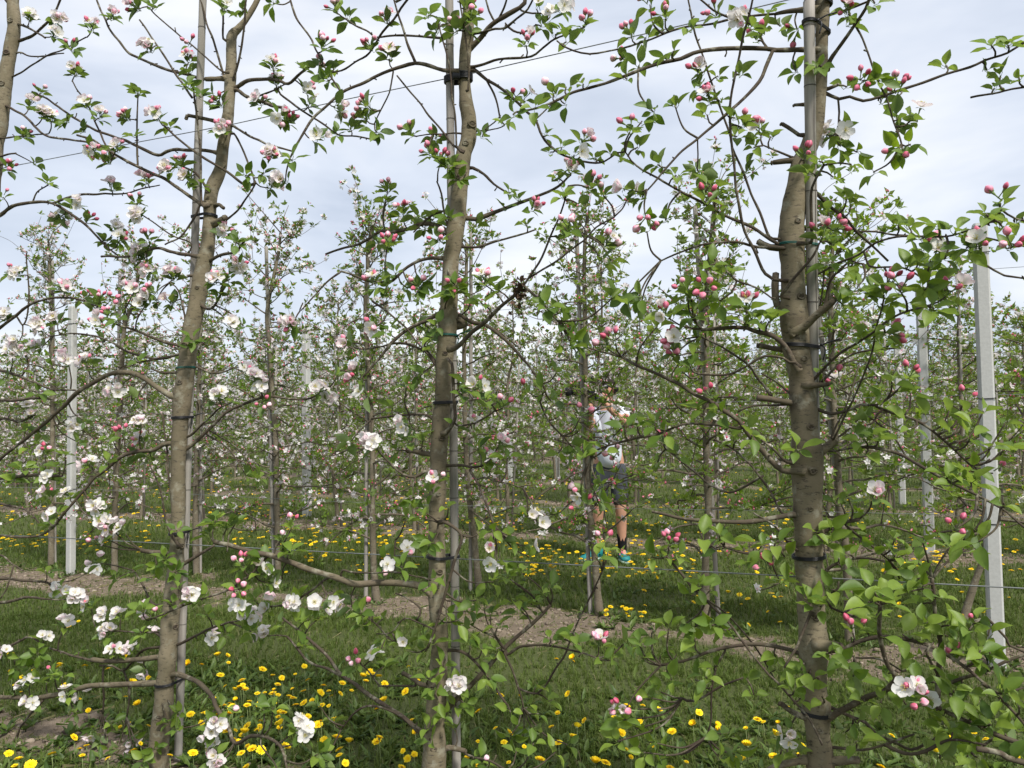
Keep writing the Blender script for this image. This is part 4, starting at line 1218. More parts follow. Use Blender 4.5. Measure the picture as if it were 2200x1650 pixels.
AP = np.array([(q[0], q[1]) for q in allpts])
crng = random.Random(5)
FLOWERS, BUDS = [], []
for crop, txt in CL.items():
    ox, oy = CROPS[crop]
    for it in txt.split():
        mo = re.match(r'([\d.]+),([\d.]+)(?:L(\d+))?(?:B(\d+))?(?:F(\d+))?$', it)
        x, y = ox + float(mo[1]) / 3, oy + float(mo[2]) / 3
        nl, nb, nf = (int(g) if g else 0 for g in mo.groups()[2:])
        dd = np.hypot(AP[:, 0] - x, AP[:, 1] - y)
        q = allpts[int(dd.argmin())]
        key, bi, ii = q[3], q[4], q[5]
        Zc = q[2].y + crng.uniform(-0.05, 0.03)
        for k2 in FRONT:                       # keep clusters that show in front of a trunk in front of it
            tx, tw = trunk_x(k2, y)
            if abs(tx - x) < tw * 0.8:
                Zc = min(Zc, FRONT[k2]['Z'] - 0.07)
        c = at(x, y, Zc)
        sp = BRD[bi]['pts']
        a = Vector(sp[ii, :3])
        tdir = Vector(sp[min(ii + 1, len(sp) - 1), :3] - sp[max(ii - 1, 0), :3]).normalized()
        off = c - a
        axis = (off.normalized() * 0.7 if off.length > 0.015 else Vector()) + Vector((0, -0.15, 0.65)) + tdir * 0.35 + runit(crng) * 0.35
        axis.normalize()
        if off.length > 0.006:
            BRD[bi]['spurs'].append((a, a + off * 0.45 + tdir * off.length * 0.12 + Vector((0, 0, -0.04 * off.length)), c, axis))
        if y < 700 and nl >= 2:
            nl += 3 if x < 1000 else 1
        if y < 800 and nb >= 1:
            nb += 1
        if x < 800 and y > 1000:
            nl += 2
        if x < 760 and nf >= 1:
            nf += 1
        L0, tint0 = TREEDEF[key][1], TREEDEF[key][2]
        if y < 560:
            L0 *= 1.0 if x < 1000 else 0.86
        a0 = crng.uniform(0, 6.28)
        p1 = axis.cross(Vector((0.2, 0.5, 0.3))).normalized()
        p2 = axis.cross(p1)
        for k in range(nl):
            an = a0 + k * 2.4 + crng.uniform(-0.3, 0.3)
            el = crng.uniform(0.05, 1.05) * (0.6 if k % 2 else 1.0)
            outw = (p1 * math.cos(an) + p2 * math.sin(an)) * math.cos(el) + axis * math.sin(el)
            outw = (outw + Vector((0, 0, -0.05))).normalized()
            ln = L0 * crng.uniform(0.62, 1.18)
            start = c - axis * crng.uniform(0, 0.012) + outw * ln * 0.24
            nrm = axis * 0.8 + Vector((0, 0, 0.5)) + runit(crng) * 0.45
            mtx = basis(outw, nrm, start, ln)
            vi = min(13, max(0, int(crng.gauss(tint0 * 13 + (2.0 if x > 1500 or y > 1000 else 0), 3.2))))
            FRONT[key]['leaves'].append((mtx, vi))
        for k in range(nf):
            an = a0 + 1.1 + k * 2.4
            dr = (axis * 0.55 + (p1 * math.cos(an) + p2 * math.sin(an)) * (0.55 if nf > 1 else 0.15) + Vector((0, -0.5, 0.12)) + runit(crng) * 0.45).normalized()
            sz = crng.uniform(0.0235, 0.0300)
            FLOWERS.append((key, c + axis * 0.012 + dr * crng.uniform(0.016, 0.028), dr, sz, crng.random(), x))
        for k in range(nb):
            an = a0 + 0.3 + (k + nf) * 2.4
            dr = (axis * 0.8 + (p1 * math.cos(an) + p2 * math.sin(an)) * 0.75 + Vector((0, 0, 0.25)) + runit(crng) * 0.2).normalized()
            sz = crng.uniform(0.0100, 0.0142)
            BUDS.append((key, c + axis * 0.008 + dr * (0.024 + sz), dr, sz, crng.random(), x))

# trunks, branches
for key, ft in FRONT.items():
    base = ft['base']
    sp = spline(ft['pts'], 0.012)
    b = MB()
    rr = sp[:, 3].copy()
    hz = sp[:, 2]
    rr *= 1 + 0.05 * (vnoise(hz * 18, hz * 0 + len(key) + base.x * 7, 2) - 0.5) * 2
    rows_ = []
    n, sd_ = len(sp), 18
    tube(b, sp[:, :3] - np.array(base), rr, sd_, 0, np.clip(0.70 + 0.25 * (vnoise(hz * 6, hz * 0, 9) - 0.5), 0, 1))
    vv = b.v[0]
    c_ = np.repeat(sp[:, :3] - np.array(base), sd_, axis=0)
    d_ = vv[:n * sd_] - c_
    an_ = np.arctan2(d_[:, 1], d_[:, 0])
    hh = c_[:, 2]
    bump = 1 + 0.10 * (vnoise(an_ * 1.6 + 9, hh * 22, 6) - 0.5) + 0.07 * (vnoise(an_ * 4 + 20, hh * 60, 8) - 0.5)
    for br in BRD:                              # collar swelling where limbs leave the trunk
        if br['key'] == key and br['joined']:
            p0 = br['pts'][min(3, len(br['pts']) - 1)]
            r0_ = br['pts'][0][3]
            g = np.exp(-((vv[:n * sd_] + np.array(base) - p0[:3]) ** 2).sum(1) / (2.2 * r0_ + 0.004) ** 2)
            bump += 0.30 * g * min(1.0, r0_ / 0.008)
    coll = np.maximum(0, bump - 1.06)
    b.t[0] = np.concatenate([np.clip(b.t[0][:n * sd_] - 1.6 * coll, 0.18, 1), b.t[0][n * sd_:]])
    bump = np.minimum(bump, 1.10)
    b.v[0] = np.vstack([c_ + d_ * bump[:, None], vv[n * sd_:]])
    b.build('trunk', [M['bark']], ft['root'])

KNOTS = {'T1': '393,822,8 452,413,9 350,1535,10 384,1345,9 402,742,9 395,1172,9 372,1290,6 430,620,6', 'T2': '1016,272,13 1001,313,9 940,668,9 952,940,10 947,1225,9 965,180,6 985,385,7 946,1310,8 935,1600,9 958,760,7 944,1060,7',
         'T3': '1732,917,11 1735,1162,11 1743,1320,10 1712,640,12 1725,702,11 1718,772,10 1705,480,9 1735,1010,12 1750,1560,10 1722,870,8 1745,1450,8 1730,1090,7', 'T0': '22,118,9 12,185,9 30,50,8'}
for key, txt in KNOTS.items():
    ft = FRONT[key]
    for it in txt.split():
        x, y, d = (float(c) for c in it.split(','))
        tx, tw = trunk_x(key, y)
        rt = tw * ft['Z'] / F / 2 * 0.93
        q = max(-0.9, min(0.9, (x - tx) / (tw * 0.5)))
        p = at(tx, y, ft['Z']) + Vector((q * rt, -math.sqrt(1 - q * q) * rt, 0)) * 0.97
        nrm = Vector((q, -math.sqrt(1 - q * q), 0))
        rk = d * ft['Z'] / F / 2 * 1.25
        b = MB()
        rot = nrm.to_track_quat('Z', 'Y').to_matrix()
        ring_ = [p + rot @ Vector((math.cos(a) * rk * (1 + 0.15 * math.sin(3 * a + x)), math.sin(a) * rk * 0.8, 0.001)) - ft['base'] for a in np.linspace(0, 2 * math.pi, 15)]
        tube(b, ring_, rk * 0.32, 6, 0, 0.42)
        ball(b, p - ft['base'], rk * 0.85, 0, 0.02, 9, 6, (1, 0.8, 0.35), rot)
        b.build('knot', [M['bark']], ft['root'])

brr = np.random.default_rng(4)
for br in BRD:
    ft = FRONT[br['key']]
    base = np.array(ft['base'])
    sp = br['pts']
    b = MB()
    n = len(sp)
    r = np.maximum(sp[:, 3], 0.0016)
    s = np.arange(n)
    r = 0.93 * r * (1 + 0.26 * (vnoise(s * 0.75, s * 0 + br['pts'][0][0] * 31, 1) - 0.5))
    if br['joined']:
        r = r * (1 + 0.55 * np.exp(-(s / 1.6) ** 2))
    wob = np.stack([vnoise(s * 0.3, s * 0 + k * 7.7 + sp[0][0] * 13, 3) - 0.5 for k in range(3)], -1) * 0.007
    wob *= np.minimum(1, s / 4)[:, None]
    tn = np.clip((r - 0.0022) / 0.012, 0, 1) * 0.62 + 0.08 * vnoise(s * 0.2, s * 0, 2)
    tube(b, sp[:, :3] + wob - base, r, 8, 0, np.clip(tn, 0, 1))
    if br['stub']:                             # pale sawn end
        e = sp[-1, :3] - base
        t = sp[-1, :3] - sp[-3, :3] if n > 2 else sp[-1, :3] - sp[0, :3]
        t = t / np.linalg.norm(t)
        tube(b, [e - t * 0.001, e + t * 0.0035], [r[-1] * 1.04, r[-1] * 0.98], 8, 0, 0.25)
    for k in range(4, n - 2):                  # resting buds
        if brr.random() < 0.07 and r[k] > 0.0022:     # knobbly old fruit spurs
            d = brr.normal(size=3) + np.array([0, 0, 0.5])
            d /= np.linalg.norm(d)
            p = sp[k, :3] + wob[k] - base
            l = brr.uniform(0.006, 0.016)
            e2 = d + brr.normal(0, 0.4, 3)
            tube(b, [p, p + d * (r[k] + l * 0.4), p + d * (r[k] + l * 0.6) + e2 * l * 0.5], [0.0026, 0.0021, 0.0028], 5, 0, 0.12)
        if brr.random() < 0.16 and r[k] < 0.006:
            d = brr.normal(size=3)
            d /= np.linalg.norm(d)
            p = sp[k, :3] + wob[k] - base
            tube(b, [p, p + d * (r[k] + 0.0035), p + d * (r[k] + 0.007)], [0.0022, 0.0024, 0.0006], 5, 0, 0.1)
    for a, mid, c, ax in br['spurs']:
        pl = spline([(*a,), (*mid,), (*c,)], 0.012)
        ln = (c - a).length
        tube(b, pl - base, np.linspace(0.0024 + min(0.001, ln * 0.01), 0.0021, len(pl)), 6, 0, 0.12)
    b.build('branch', [M['bark']], ft['root'])

# leaves: the 300 that show largest on each tree are pieces of their own, the rest one mass
for key, ft in FRONT.items():
    T = Matrix.Translation(-ft['base'])
    lv = ft['leaves']

    def size_seen(q):
        p = q[0].translation
        x, y, w = pix(p.x, p.y, p.z)
        inside = -60 < x < 2260 and -60 < y < 1710
        fac = abs(Vector(q[0].col[2][:3]).normalized().dot((p - CAM).normalized()))
        return (1 if inside else 0, q[0].col[0].length * (0.35 + fac) / w)
    lv.sort(key=size_seen, reverse=True)
    for mtx, vi in lv[:300]:
        put('leaf', LEAF_M[vi], ft['root'], mat=T @ mtx)
    rest = lv[300:]
    if rest:
        b = MB()
        for vi in range(14):
            ms = [np.array(T @ q[0]) for q in rest if q[1] == vi]
            if ms:
                b.stamp(LEAF_T[vi], ms)
        tag(b.build('foliage', [M['leaf']], ft['root']), kind='stuff')

frng = random.Random(9)
for key, p, dr, sz, q, x in FLOWERS:
    ft = FRONT[key]
    zz = dr
    xx = zz.cross(Vector((0.3, 0.2, 0.9))).normalized()
    mt = Matrix.Translation(p - ft['base']) @ Matrix((xx, zz.cross(xx), zz)).transposed().to_4x4() @ Matrix.Rotation(frng.uniform(0, 6.28), 4, 'Z') @ Matrix.Scale(sz, 4)
    o = put('blossom', CENTER_M, ft['root'], mat=mt)
    openness = frng.choice((0.05, 0.15, 0.3, 0.3, 0.5, 0.8))
    pv = frng.choice((0, 0, 0, 1, 1, 3, 2)) if openness < 0.45 else frng.choice((2, 4, 4, 1))
    for k in range(5):
        a = k * 2 * math.pi / 5 + frng.uniform(-0.12, 0.12)
        pm = Matrix.Rotation(a, 4, 'Z') @ Matrix.Rotation(-openness + frng.uniform(-0.18, 0.12), 4, 'Y') @ Matrix.Translation((0.07, 0, 0)) @ Matrix.Scale(frng.uniform(0.9, 1.08), 4)
        put('petal', PETAL_M[pv if frng.random() < 0.75 else frng.choice((0, 1, 2, 3))], o, mat=pm)
for key, p, dr, sz, q, x in BUDS:
    ft = FRONT[key]
    xx = dr.cross(Vector((0.3, 0.2, 0.9))).normalized()
    mt = Matrix.Translation(p - ft['base']) @ Matrix((xx, dr.cross(xx), dr)).transposed().to_4x4() @ Matrix.Rotation(frng.uniform(0, 6.28), 4, 'Z') @ Matrix.Scale(sz, 4)
    vi = frng.choice((0, 1, 2, 2, 3, 3, 4, 5)) if x < 1400 else frng.choice((0, 0, 1, 5, 5, 1, 2, 3))
    put('bud', BUD_M[vi], ft['root'], mat=mt)

# the dark dried clump on the middle tree
M['dry'] = m_plain('dried_brown', (0.075, 0.048, 0.032), 0.9, 0.1, 0.6, 90, 0.5)
b = MB()
cc = min(allpts, key=lambda q: (q[0] - 1119) ** 2 + (q[1] - 614) ** 2)[2].copy()
ba = FRONT['T2']['base']
for k in range(46):
    o_ = Vector((crng.gauss(0, 0.012), crng.gauss(0, 0.010), crng.gauss(-0.004, 0.018)))
    if k > 38:
        o_ += Vector((-0.008, 0, -0.045))
    b.stamp(LEAF_T[k % 14], [np.array(basis(runit(crng), runit(crng), cc + o_ - ba, crng.uniform(0.012, 0.030)))])
o = b.build('dried_clump', [M['dry']], FRONT['T2']['root'])
o['label'] = 'shrivelled dark brown clump caught on a branch'

# ------------------------------------------------------------------ stakes, ties, wires, concrete posts
def m_wood(name, dark, light, scale=60):
    m, t, o = mat_new(name)
    n = noise(t, scale, 4, 0.6, (1, 1, 0.05))
    n2 = noise(t, 5, 3, 0.5, (1, 1, 0.6))
    c = mixc(t, ramp(t, ((0.3, (0, 0, 0)), (0.7, (1, 1, 1))), n), dark, light)
    c = mixc(t, ramp(t, ((0.45, (0, 0, 0)), (0.75, (0.55, 0.55, 0.55))), n2), c, (0.16, 0.155, 0.12))
    princ(t, o, c, 0.8, 0.2, n, 0.35, 0.003)
    return m


M['stake'] = m_wood('weathered_stake', (0.22, 0.20, 0.178), (0.36, 0.335, 0.30))
M['node'] = m_plain('stake_ring', (0.07, 0.062, 0.055), 0.8, 0.1)
M['black'] = m_plain('black_plastic', (0.012, 0.012, 0.014), 0.45, 0.4, 0.2)
M['greentie'] = m_plain('green_string', (0.012, 0.10, 0.085), 0.6, 0.3, 0.2)
M['wire'] = m_plain('galvanised_wire', (0.15, 0.16, 0.16), 0.5, 0.4, 0.2)
m_, t_, o_ = mat_new('concrete')
n_ = noise(t_, 60, 5, 0.6)
n2_ = noise(t_, 4, 4, 0.6)
c_ = mixc(t_, n_, (0.36, 0.36, 0.345), (0.50, 0.50, 0.48))
c_ = mixc(t_, ramp(t_, ((0.55, (0, 0, 0)), (0.8, (0.5, 0.5, 0.5))), n2_), c_, (0.22, 0.22, 0.20))
princ(t_, o_, c_, 0.85, 0.2, n_, 0.3, 0.003)
M['concrete'] = m_


def make_stake(top, bot, r, label, group, rings=9, seed=0, crack=False):
    base = Vector((bot[0], bot[1], 0))
    rg = random.Random(seed)
    root = empty('stake', base)
    b = MB()
    top, bot = Vector(top), Vector(bot)
    pts = [bot.lerp(top, t / 40) - base for t in range(41)]
    rad = [r * (1 + 0.03 * math.sin(t * 1.7 + seed) - 0.06 * t / 40) for t in range(41)]
    tube(b, pts, rad, 14, 0, 0.5)
    o = b.build('pole', [M['stake']], root)
    ln = (top - bot).length
    d = (top - bot).normalized()
    for k in range(rings):
        t = (k + rg.uniform(0.2, 0.8)) / rings
        b = MB()
        p = bot.lerp(top, t) - base
        tube(b, [p - d * 0.0012, p + d * 0.0012], [r * 1.015, r * 1.015], 14, 0, 0.5, cap=False)
        b.build('ring', [M['node']], root)
    if crack:
        b = MB()
        side = Vector((0.35, -0.93, 0)) * r * (1.0 - 0.0)
        tube(b, [bot.lerp(top, t / 20) - base + side * (0.99 - 0.06 * t / 20) + Vector((0.0015 * math.sin(t * 2.1), 0, 0)) for t in range(4, 19)], 0.0011, 4, 0, 0.5)
        b.build('crack', [M['node']], root)
    tag(root, label, 'stake', group)
    return root


STK = {}
for key, (x0, y0, x1, y1, d, z0, z1) in STAKE.items():
    Z = FRONT[key]['Z']
    a, c = at(x0, y0, Z + z0), at(x1, y1, Z + z1)
    dr = (c - a) / (a.z - c.z)
    c = a + dr * (a.z + 0.05)
    STK[key] = (a, c, d * Z / F / 2)
    lb = {'T1': 'grey round stake behind the leaning blossom-laden tree', 'T2': 'grey round stake beside the middle trunk of the nearest row',
          'T3': 'widest grey stake, split along its grain, against the thickest trunk'}[key]
    make_stake(a, c, STK[key][2], lb, 'stakes of the nearest row', 13, len(key) + ord(key[1]), key == 'T3')
# stakes of the outer front trees: stand outside the picture
TZ = [None]


def loop_path(c1, r1, c2, r2, n=26):
    """closed path hugging two circles (trunk and stake) in a horizontal plane"""
    pts = []
    for k in range(n):
        a = 2 * math.pi * k / n
        d = Vector((math.cos(a), math.sin(a), 0))
        s1, s2 = c1.dot(d) + r1, c2.dot(d) + r2
        pts.append((c1 + d * r1) if s1 > s2 else (c2 + d * r2))
    return pts


for key, y, colr, tail, lb in TIES:
    ft = FRONT[key]
    tx, tw = trunk_x(key, y)
    c1 = at(tx, y, ft['Z'])
    r1 = tw * ft['Z'] / F / 2 * 1.06 + 0.001
    a, c, r2 = STK[key]
    t = (a.z - c1.z) / (a.z - c.z)
    c2 = a.lerp(c, max(0.0, t))
    c2.z = c1.z
    base = Vector((c1.x, c1.y, c1.z))
    pl = loop_path(c1 - base, r1, c2 - base, r2 * 1.05 + 0.001)
    tilt = rnd.uniform(-0.10, 0.10)
    pl = [p + Vector((0, 0, p.x * tilt)) for p in pl]
    pl = [Vector(q) for q in spline(np.array(pl + [pl[0]]), 0.006)]
    b = MB()
    mt = M['greentie'] if colr == 1 else M['black']
    if colr == 2:
        for dz in (-0.010, -0.005, 0.0, 0.005, 0.010):
            tube(b, [p * 1.03 + Vector((0, 0, dz)) for p in pl], 0.0034, 6)
        box(b, (c2 - base) * 0.5 + Vector((0, -max(r1, r2) - 0.008, 0.0)), (0.028, 0.014, 0.030), 0)
    elif colr == 1:
        for dz in (-0.0018, 0.0018):
            tube(b, [p + Vector((0, 0, dz)) for p in pl], 0.0016, 5)
    else:
        for dz in (-0.0035, 0.0, 0.0035):
            tube(b, [p + Vector((0, 0, dz)) for p in pl], 0.0022, 5)
    if tail:
        k = c2 - base + Vector((r2 + 0.002, -r2, 0))
        tube(b, spline([k, k + Vector((0.02, -0.012, 0.008)), k + Vector((0.048, -0.014, 0.016))], 0.006), 0.0023, 5)
        tube(b, spline([k, k + Vector((0.005, -0.012, -0.015)), k + Vector((-0.002, -0.010, -0.045))], 0.006), 0.0023, 5)
        ball(b, k, 0.005, 0)
    o = b.build('tree_tie', [mt])
    o.location = base
    tag(o, lb, 'tie', 'ties of the nearest row')


def wire(label, pts, r=0.0016, group='trellis wires'):
    b = MB()
    pts = [Vector(p) for p in pts]
    base = pts[0]
    tube(b, [p - base for p in pts], r, 5)
    o = b.build('trellis_wire', [M['wire']])
    o.location = base
    return tag(o, label, 'wire', group)


wire('upper trellis wire of the nearest row, crossing the sky', [at(x, y, zrow(x) + 0.045) for x, y in ((-900, 540), (-200, 402), (0, 362), (230, 318), (500, 267), (746, 213), (1013, 158), (1463, 55), (1700, -2), (2300, -150), (3300, -400), (4400, -680))], 0.0019)
wire('lower trellis wire of the nearest row, strung in front of the grass', [at(x, 1149 + 0.0523 * x, zrow(x) + 0.05) for x in (-900, 0, 400, 960, 1500, 1740, 2300, 3300, 4400)], 0.0021)
ORD = ['', 'second', 'third', 'fourth', 'fifth']
for k in (1, 2, 3, 4):
    d = ROWS[k]
    for z, nm in ((0.78, 'lower'), (1.45, 'middle'), (2.15, 'upper')):
        ss = np.linspace(-1.7 * d - 2, 0.5 * d + 2, 30)
        wire('%s thin wire of the %s row back' % (nm, ORD[k]), [(NX * d + TX * s + NX * 0.06, NY * d + TY * s + 0.06, z + 0.02 * math.sin(s * 0.9 + k)) for s in ss], 0.0015)


def post(px, py, w, h, label, yaw=None):
    g = on_ground(px, py)
    b = MB()
    hw = w / 2
    c = hw * 0.28
    prof = [(hw, -hw + c), (hw, hw - c), (hw - c, hw), (-hw + c, hw), (-hw, hw - c), (-hw, -hw + c), (-hw + c, -hw), (hw - c, -hw)]
    v, zs = [], [-0.15, 0.0, 0.3, 0.8, 1.4, h - 0.012, h]
    for i, z in enumerate(zs):
        k = 1 - 0.06 * max(0, z) / h - (0.08 if i == len(zs) - 1 else 0)
        v += [(x * k, y * k, z) for x, y in prof]
    f = [(i * 8 + j, i * 8 + (j + 1) % 8, i * 8 + 8 + (j + 1) % 8, i * 8 + 8 + j) for i in range(len(zs) - 1) for j in range(8)]
    b.add(v, [f, [tuple(range(len(v) - 8, len(v)))]], 0)
    root = empty('concrete_post', (g.x, g.y, 0))
    root.rotation_euler = (0, 0, RA * -1 if yaw is None else yaw)
    b.build('shaft', [M['concrete']], root, smooth=False)
    for z in (0.78, 1.45, h - 0.16):
        bb = MB()
        k = hw * 1.04
        q = [(k, -k, z), (k, k, z + 0.01), (-k, k, z + 0.006), (-k, -k, z - 0.004), (k, -k, z)]
        tube(bb, q, 0.0025, 5)
        bb.build('wire_binding', [M['black']], root)
    tag(root, label, 'post', 'concrete trellis posts')
    return g


POSTS = [post(2143, 1440, 0.074, 2.40, 'tall pale concrete post at the right, nearest of the posts'),
         post(152, 1238, 0.064, 2.46, 'pale concrete post at the left behind the pink blossom'),
         post(659, 1108, 0.105, 2.70, 'slim white concrete post between the leaning tree and the middle tree'),
         post(1998, 1192, 0.088, 2.58, 'concrete post just left of the tall pale right-hand one'),
         post(1939, 1082, 0.092, 2.66, 'farther concrete post left of the second right-hand one'),
         post(1096, 1035, 0.10, 2.5, 'distant concrete post seen right of the middle trunk'),
         post(1197, 1030, 0.10, 2.6, 'distant concrete post showing left of the person with a camera')]

# ------------------------------------------------------------------ ground
m_, t_, o_ = mat_new('orchard_ground')
sA = attr(t_, 'soil')
nA = noise(t_, 14, 6, 0.65, coord='World')
nB = noise(t_, 90, 4, 0.6, coord='World')
nC = noise(t_, 1.3, 4, 0.6, coord='World')
mth = t_.nodes.new('ShaderNodeMath')
mth.operation = 'ADD'
t_.links.new(sA, mth.inputs[0])
sub = t_.nodes.new('ShaderNodeMath')
sub.operation = 'MULTIPLY_ADD'
sub.inputs[1].default_value = 1.0
sub.inputs[2].default_value = -0.5
t_.links.new(nA, sub.inputs[0])
t_.links.new(sub.outputs[0], mth.inputs[1])
fac = ramp(t_, ((0.30, (0, 0, 0)), (0.62, (1, 1, 1))), mth.outputs[0])
grc = mixc(t_, nA, (0.045, 0.056, 0.020), (0.095, 0.112, 0.042))
grc = mixc(t_, ramp(t_, ((0.4, (0, 0, 0)), (0.75, (0.6, 0.6, 0.6))), nC), grc, (0.075, 0.088, 0.036))
soc = mixc(t_, nB, (0.13, 0.102, 0.076), (0.28, 0.225, 0.17))
soc = mixc(t_, ramp(t_, ((0.38, (0, 0, 0)), (0.62, (0.85, 0.85, 0.85))), nA), soc, (0.125, 0.098, 0.072))
soc = mixc(t_, ramp(t_, ((0.5, (0, 0, 0)), (0.8, (0.4, 0.4, 0.4))), nC), soc, (0.13, 0.115, 0.07))
col = mixc(t_, fac, grc, soc)
princ(t_, o_, col, 0.95, 0.1, nB, 0.6, 0.02)
M['ground'] = m_


def axis_pts(lo, hi, fine_lo, fine_hi, step):
    a = list(np.arange(fine_lo, fine_hi, step))
    s, x = step, fine_hi
    while x < hi:
        a.append(x)
        s *= 1.25
        x += s
    a.append(hi)
    s, x = step * 1.25, fine_lo - step
    while x > lo:
        a.insert(0, x)
        s *= 1.25
        x -= s
    a.insert(0, lo)
    return np.array(a)


xs = axis_pts(-900, 900, -7, 5.5, 0.07)
ys = axis_pts(-900, 1200, 1.2, 11, 0.07)
X, Y = np.meshgrid(xs, ys)
b = MB()
nx, ny = len(xs), len(ys)
i, j = np.meshgrid(np.arange(nx - 1), np.arange(ny - 1))
q = (j * nx + i).ravel()
b.add(np.stack([X.ravel(), Y.ravel(), gz(X.ravel(), Y.ravel())], -1), [np.stack([q, q + 1, q + nx + 1, q + nx], -1)], 0)
o = b.build('ground', [M['ground']])
a_ = o.data.attributes.new('soil', 'FLOAT', 'POINT')
a_.data.foreach_set('value', soil(X.ravel(), Y.ravel()).astype(np.float32))
tag(o, 'orchard floor of grass with strips of bare soil under the rows', 'ground', kind='structure')

# soil clods and dry litter on the bare strips
n = 140000
px_ = npr.uniform(-9, 7, n)
py_ = npr.uniform(2.2, 13, n)
keep = (soil(px_, py_) > 0.45) & (np.abs(px_) < 0.8 * py_ + 0.3)
px_, py_ = px_[keep][:16000], py_[keep][:16000]
b = MB()
ball(b, (0, 0, 0), 1.0, 0, 0.5, 5, 3)
v0, f0 = b.v[0], [(f, 0) for f in b.f]
v0 = v0 * (1 + 0.35 * (npr.random((len(v0), 1)) - 0.5))
ms = np.zeros((len(px_), 4, 4))
sz = npr.gamma(1.4, 0.0032, len(px_)) + 0.002
an = npr.uniform(0, 6.28, len(px_))
ms[:, 0, 0] = np.cos(an) * sz * npr.uniform(0.7, 1.5, len(px_))
ms[:, 0, 1] = -np.sin(an) * sz
ms[:, 1, 0] = np.sin(an) * sz
ms[:, 1, 1] = np.cos(an) * sz * npr.uniform(0.7, 1.3, len(px_))
ms[:, 2, 2] = sz * 0.7
ms[:, 0, 3], ms[:, 1, 3], ms[:, 2, 3] = px_, py_, gz(px_, py_) + sz * 0.2
ms[:, 3, 3] = 1
cb = MB()
cb.stamp((v0, f0, np.full(len(v0), 0.5)), ms, npr.uniform(-0.5, 0.5, len(px_)))
m_, t_, o_ = mat_new('soil_clod')
princ(t_, o_, ramp(t_, ((0, (0.11, 0.085, 0.064)), (0.6, (0.22, 0.178, 0.138)), (1, (0.32, 0.27, 0.21))), attr(t_)), 0.95, 0.1)
M['clod'] = m_
tag(cb.build('soil_clods', [M['clod']]), 'grey brown soil crumbs on the bare strips under the rows', 'soil', kind='stuff')

# ------------------------------------------------------------------ grass
m_, t_, o_ = mat_new('grass_blade')
p_ = princ(t_, None, ramp(t_, ((0, (0.055, 0.088, 0.017)), (0.45, (0.110, 0.162, 0.033)), (0.8, (0.160, 0.210, 0.050)), (1.0, (0.25, 0.22, 0.12))), attr(t_)), 0.6, 0.25)
tr_ = t_.nodes.new('ShaderNodeBsdfTranslucent')
t_.links.new(ramp(t_, ((0, (0.06, 0.095, 0.014)), (1, (0.20, 0.25, 0.05))), attr(t_)), tr_.inputs[0])
ms_ = t_.nodes.new('ShaderNodeMixShader')
ms_.inputs[0].default_value = 0.4
t_.links.new(p_.outputs[0], ms_.inputs[1])
t_.links.new(tr_.outputs[0], ms_.inputs[2])
t_.links.new(ms_.outputs[0], o_.inputs[0])
M['grass'] = m_


def blades(n, ylo, yhi, hgt, wid, seed, dens_pow=1.0):
    g = np.random.default_rng(seed)
    y = np.sqrt(g.uniform(ylo ** 2, yhi ** 2, n))
    x = g.uniform(-0.78, 0.78, n) * y + g.uniform(-0.3, 0.3, n)
    tx = np.floor(x * 16 + 3 * vnoise(x * 9, y * 9, 41)) / 16      # gather into tufts
    ty = np.floor(y * 16 + 3 * vnoise(x * 9, y * 9, 42)) / 16
    k = 0.45
    x, y = x * (1 - k) + (tx + 0.03) * k, y * (1 - k) + (ty + 0.03) * k
    s = soil(x, y)
    dens = np.clip(1.05 - 1.15 * s, 0.05, 1) * np.clip(0.05 + 1.8 * fbm(x * 1.6, y * 1.6, 51), 0.2, 1)
    keep = g.random(n) < dens
    x, y, s = x[keep], y[keep], s[keep]
    n = len(x)
    h = hgt * (0.35 + 0.9 * g.random(n)) * (0.5 + 1.0 * fbm(x * 0.9, y * 0.9, 52)) * (1 - 0.3 * s)
    a = g.uniform(0, 6.283, n)
    lean = g.uniform(0.1, 0.9, n) * h
    dx, dy = np.cos(a), np.sin(a)
    wx, wy = -np.sin(a + g.normal(0, 0.5, n)), np.cos(a + g.normal(0, 0.5, n))
    w = wid * (0.6 + 0.8 * g.random(n))
    z0 = gz(x, y) - 0.003
    v = np.zeros((n, 5, 3))
    v[:, 0] = np.stack([x - wx * w, y - wy * w, z0], -1)
    v[:, 1] = np.stack([x + wx * w, y + wy * w, z0], -1)
    v[:, 2] = np.stack([x + dx * lean * 0.35 + wx * w * 0.8, y + dy * lean * 0.35 + wy * w * 0.8, z0 + h * 0.6], -1)
    v[:, 3] = np.stack([x + dx * lean * 0.35 - wx * w * 0.8, y + dy * lean * 0.35 - wy * w * 0.8, z0 + h * 0.6], -1)
    v[:, 4] = np.stack([x + dx * lean, y + dy * lean, z0 + h * (0.95 - 0.3 * lean / h)], -1)
    t = np.clip(g.normal(0.42, 0.17, n) + 0.35 * (fbm(x * 0.6, y * 0.6, 53) - 0.5), 0, 0.9)
    dry = g.random(n) < 0.035 + 0.10 * s
    t = np.where(dry, 1.0, t)
    base = np.arange(n)[:, None] * 5
    return v.reshape(-1, 3), base + np.array([[0, 1, 2, 3]]), base + np.array([[3, 2, 4]]), np.repeat(t, 5)


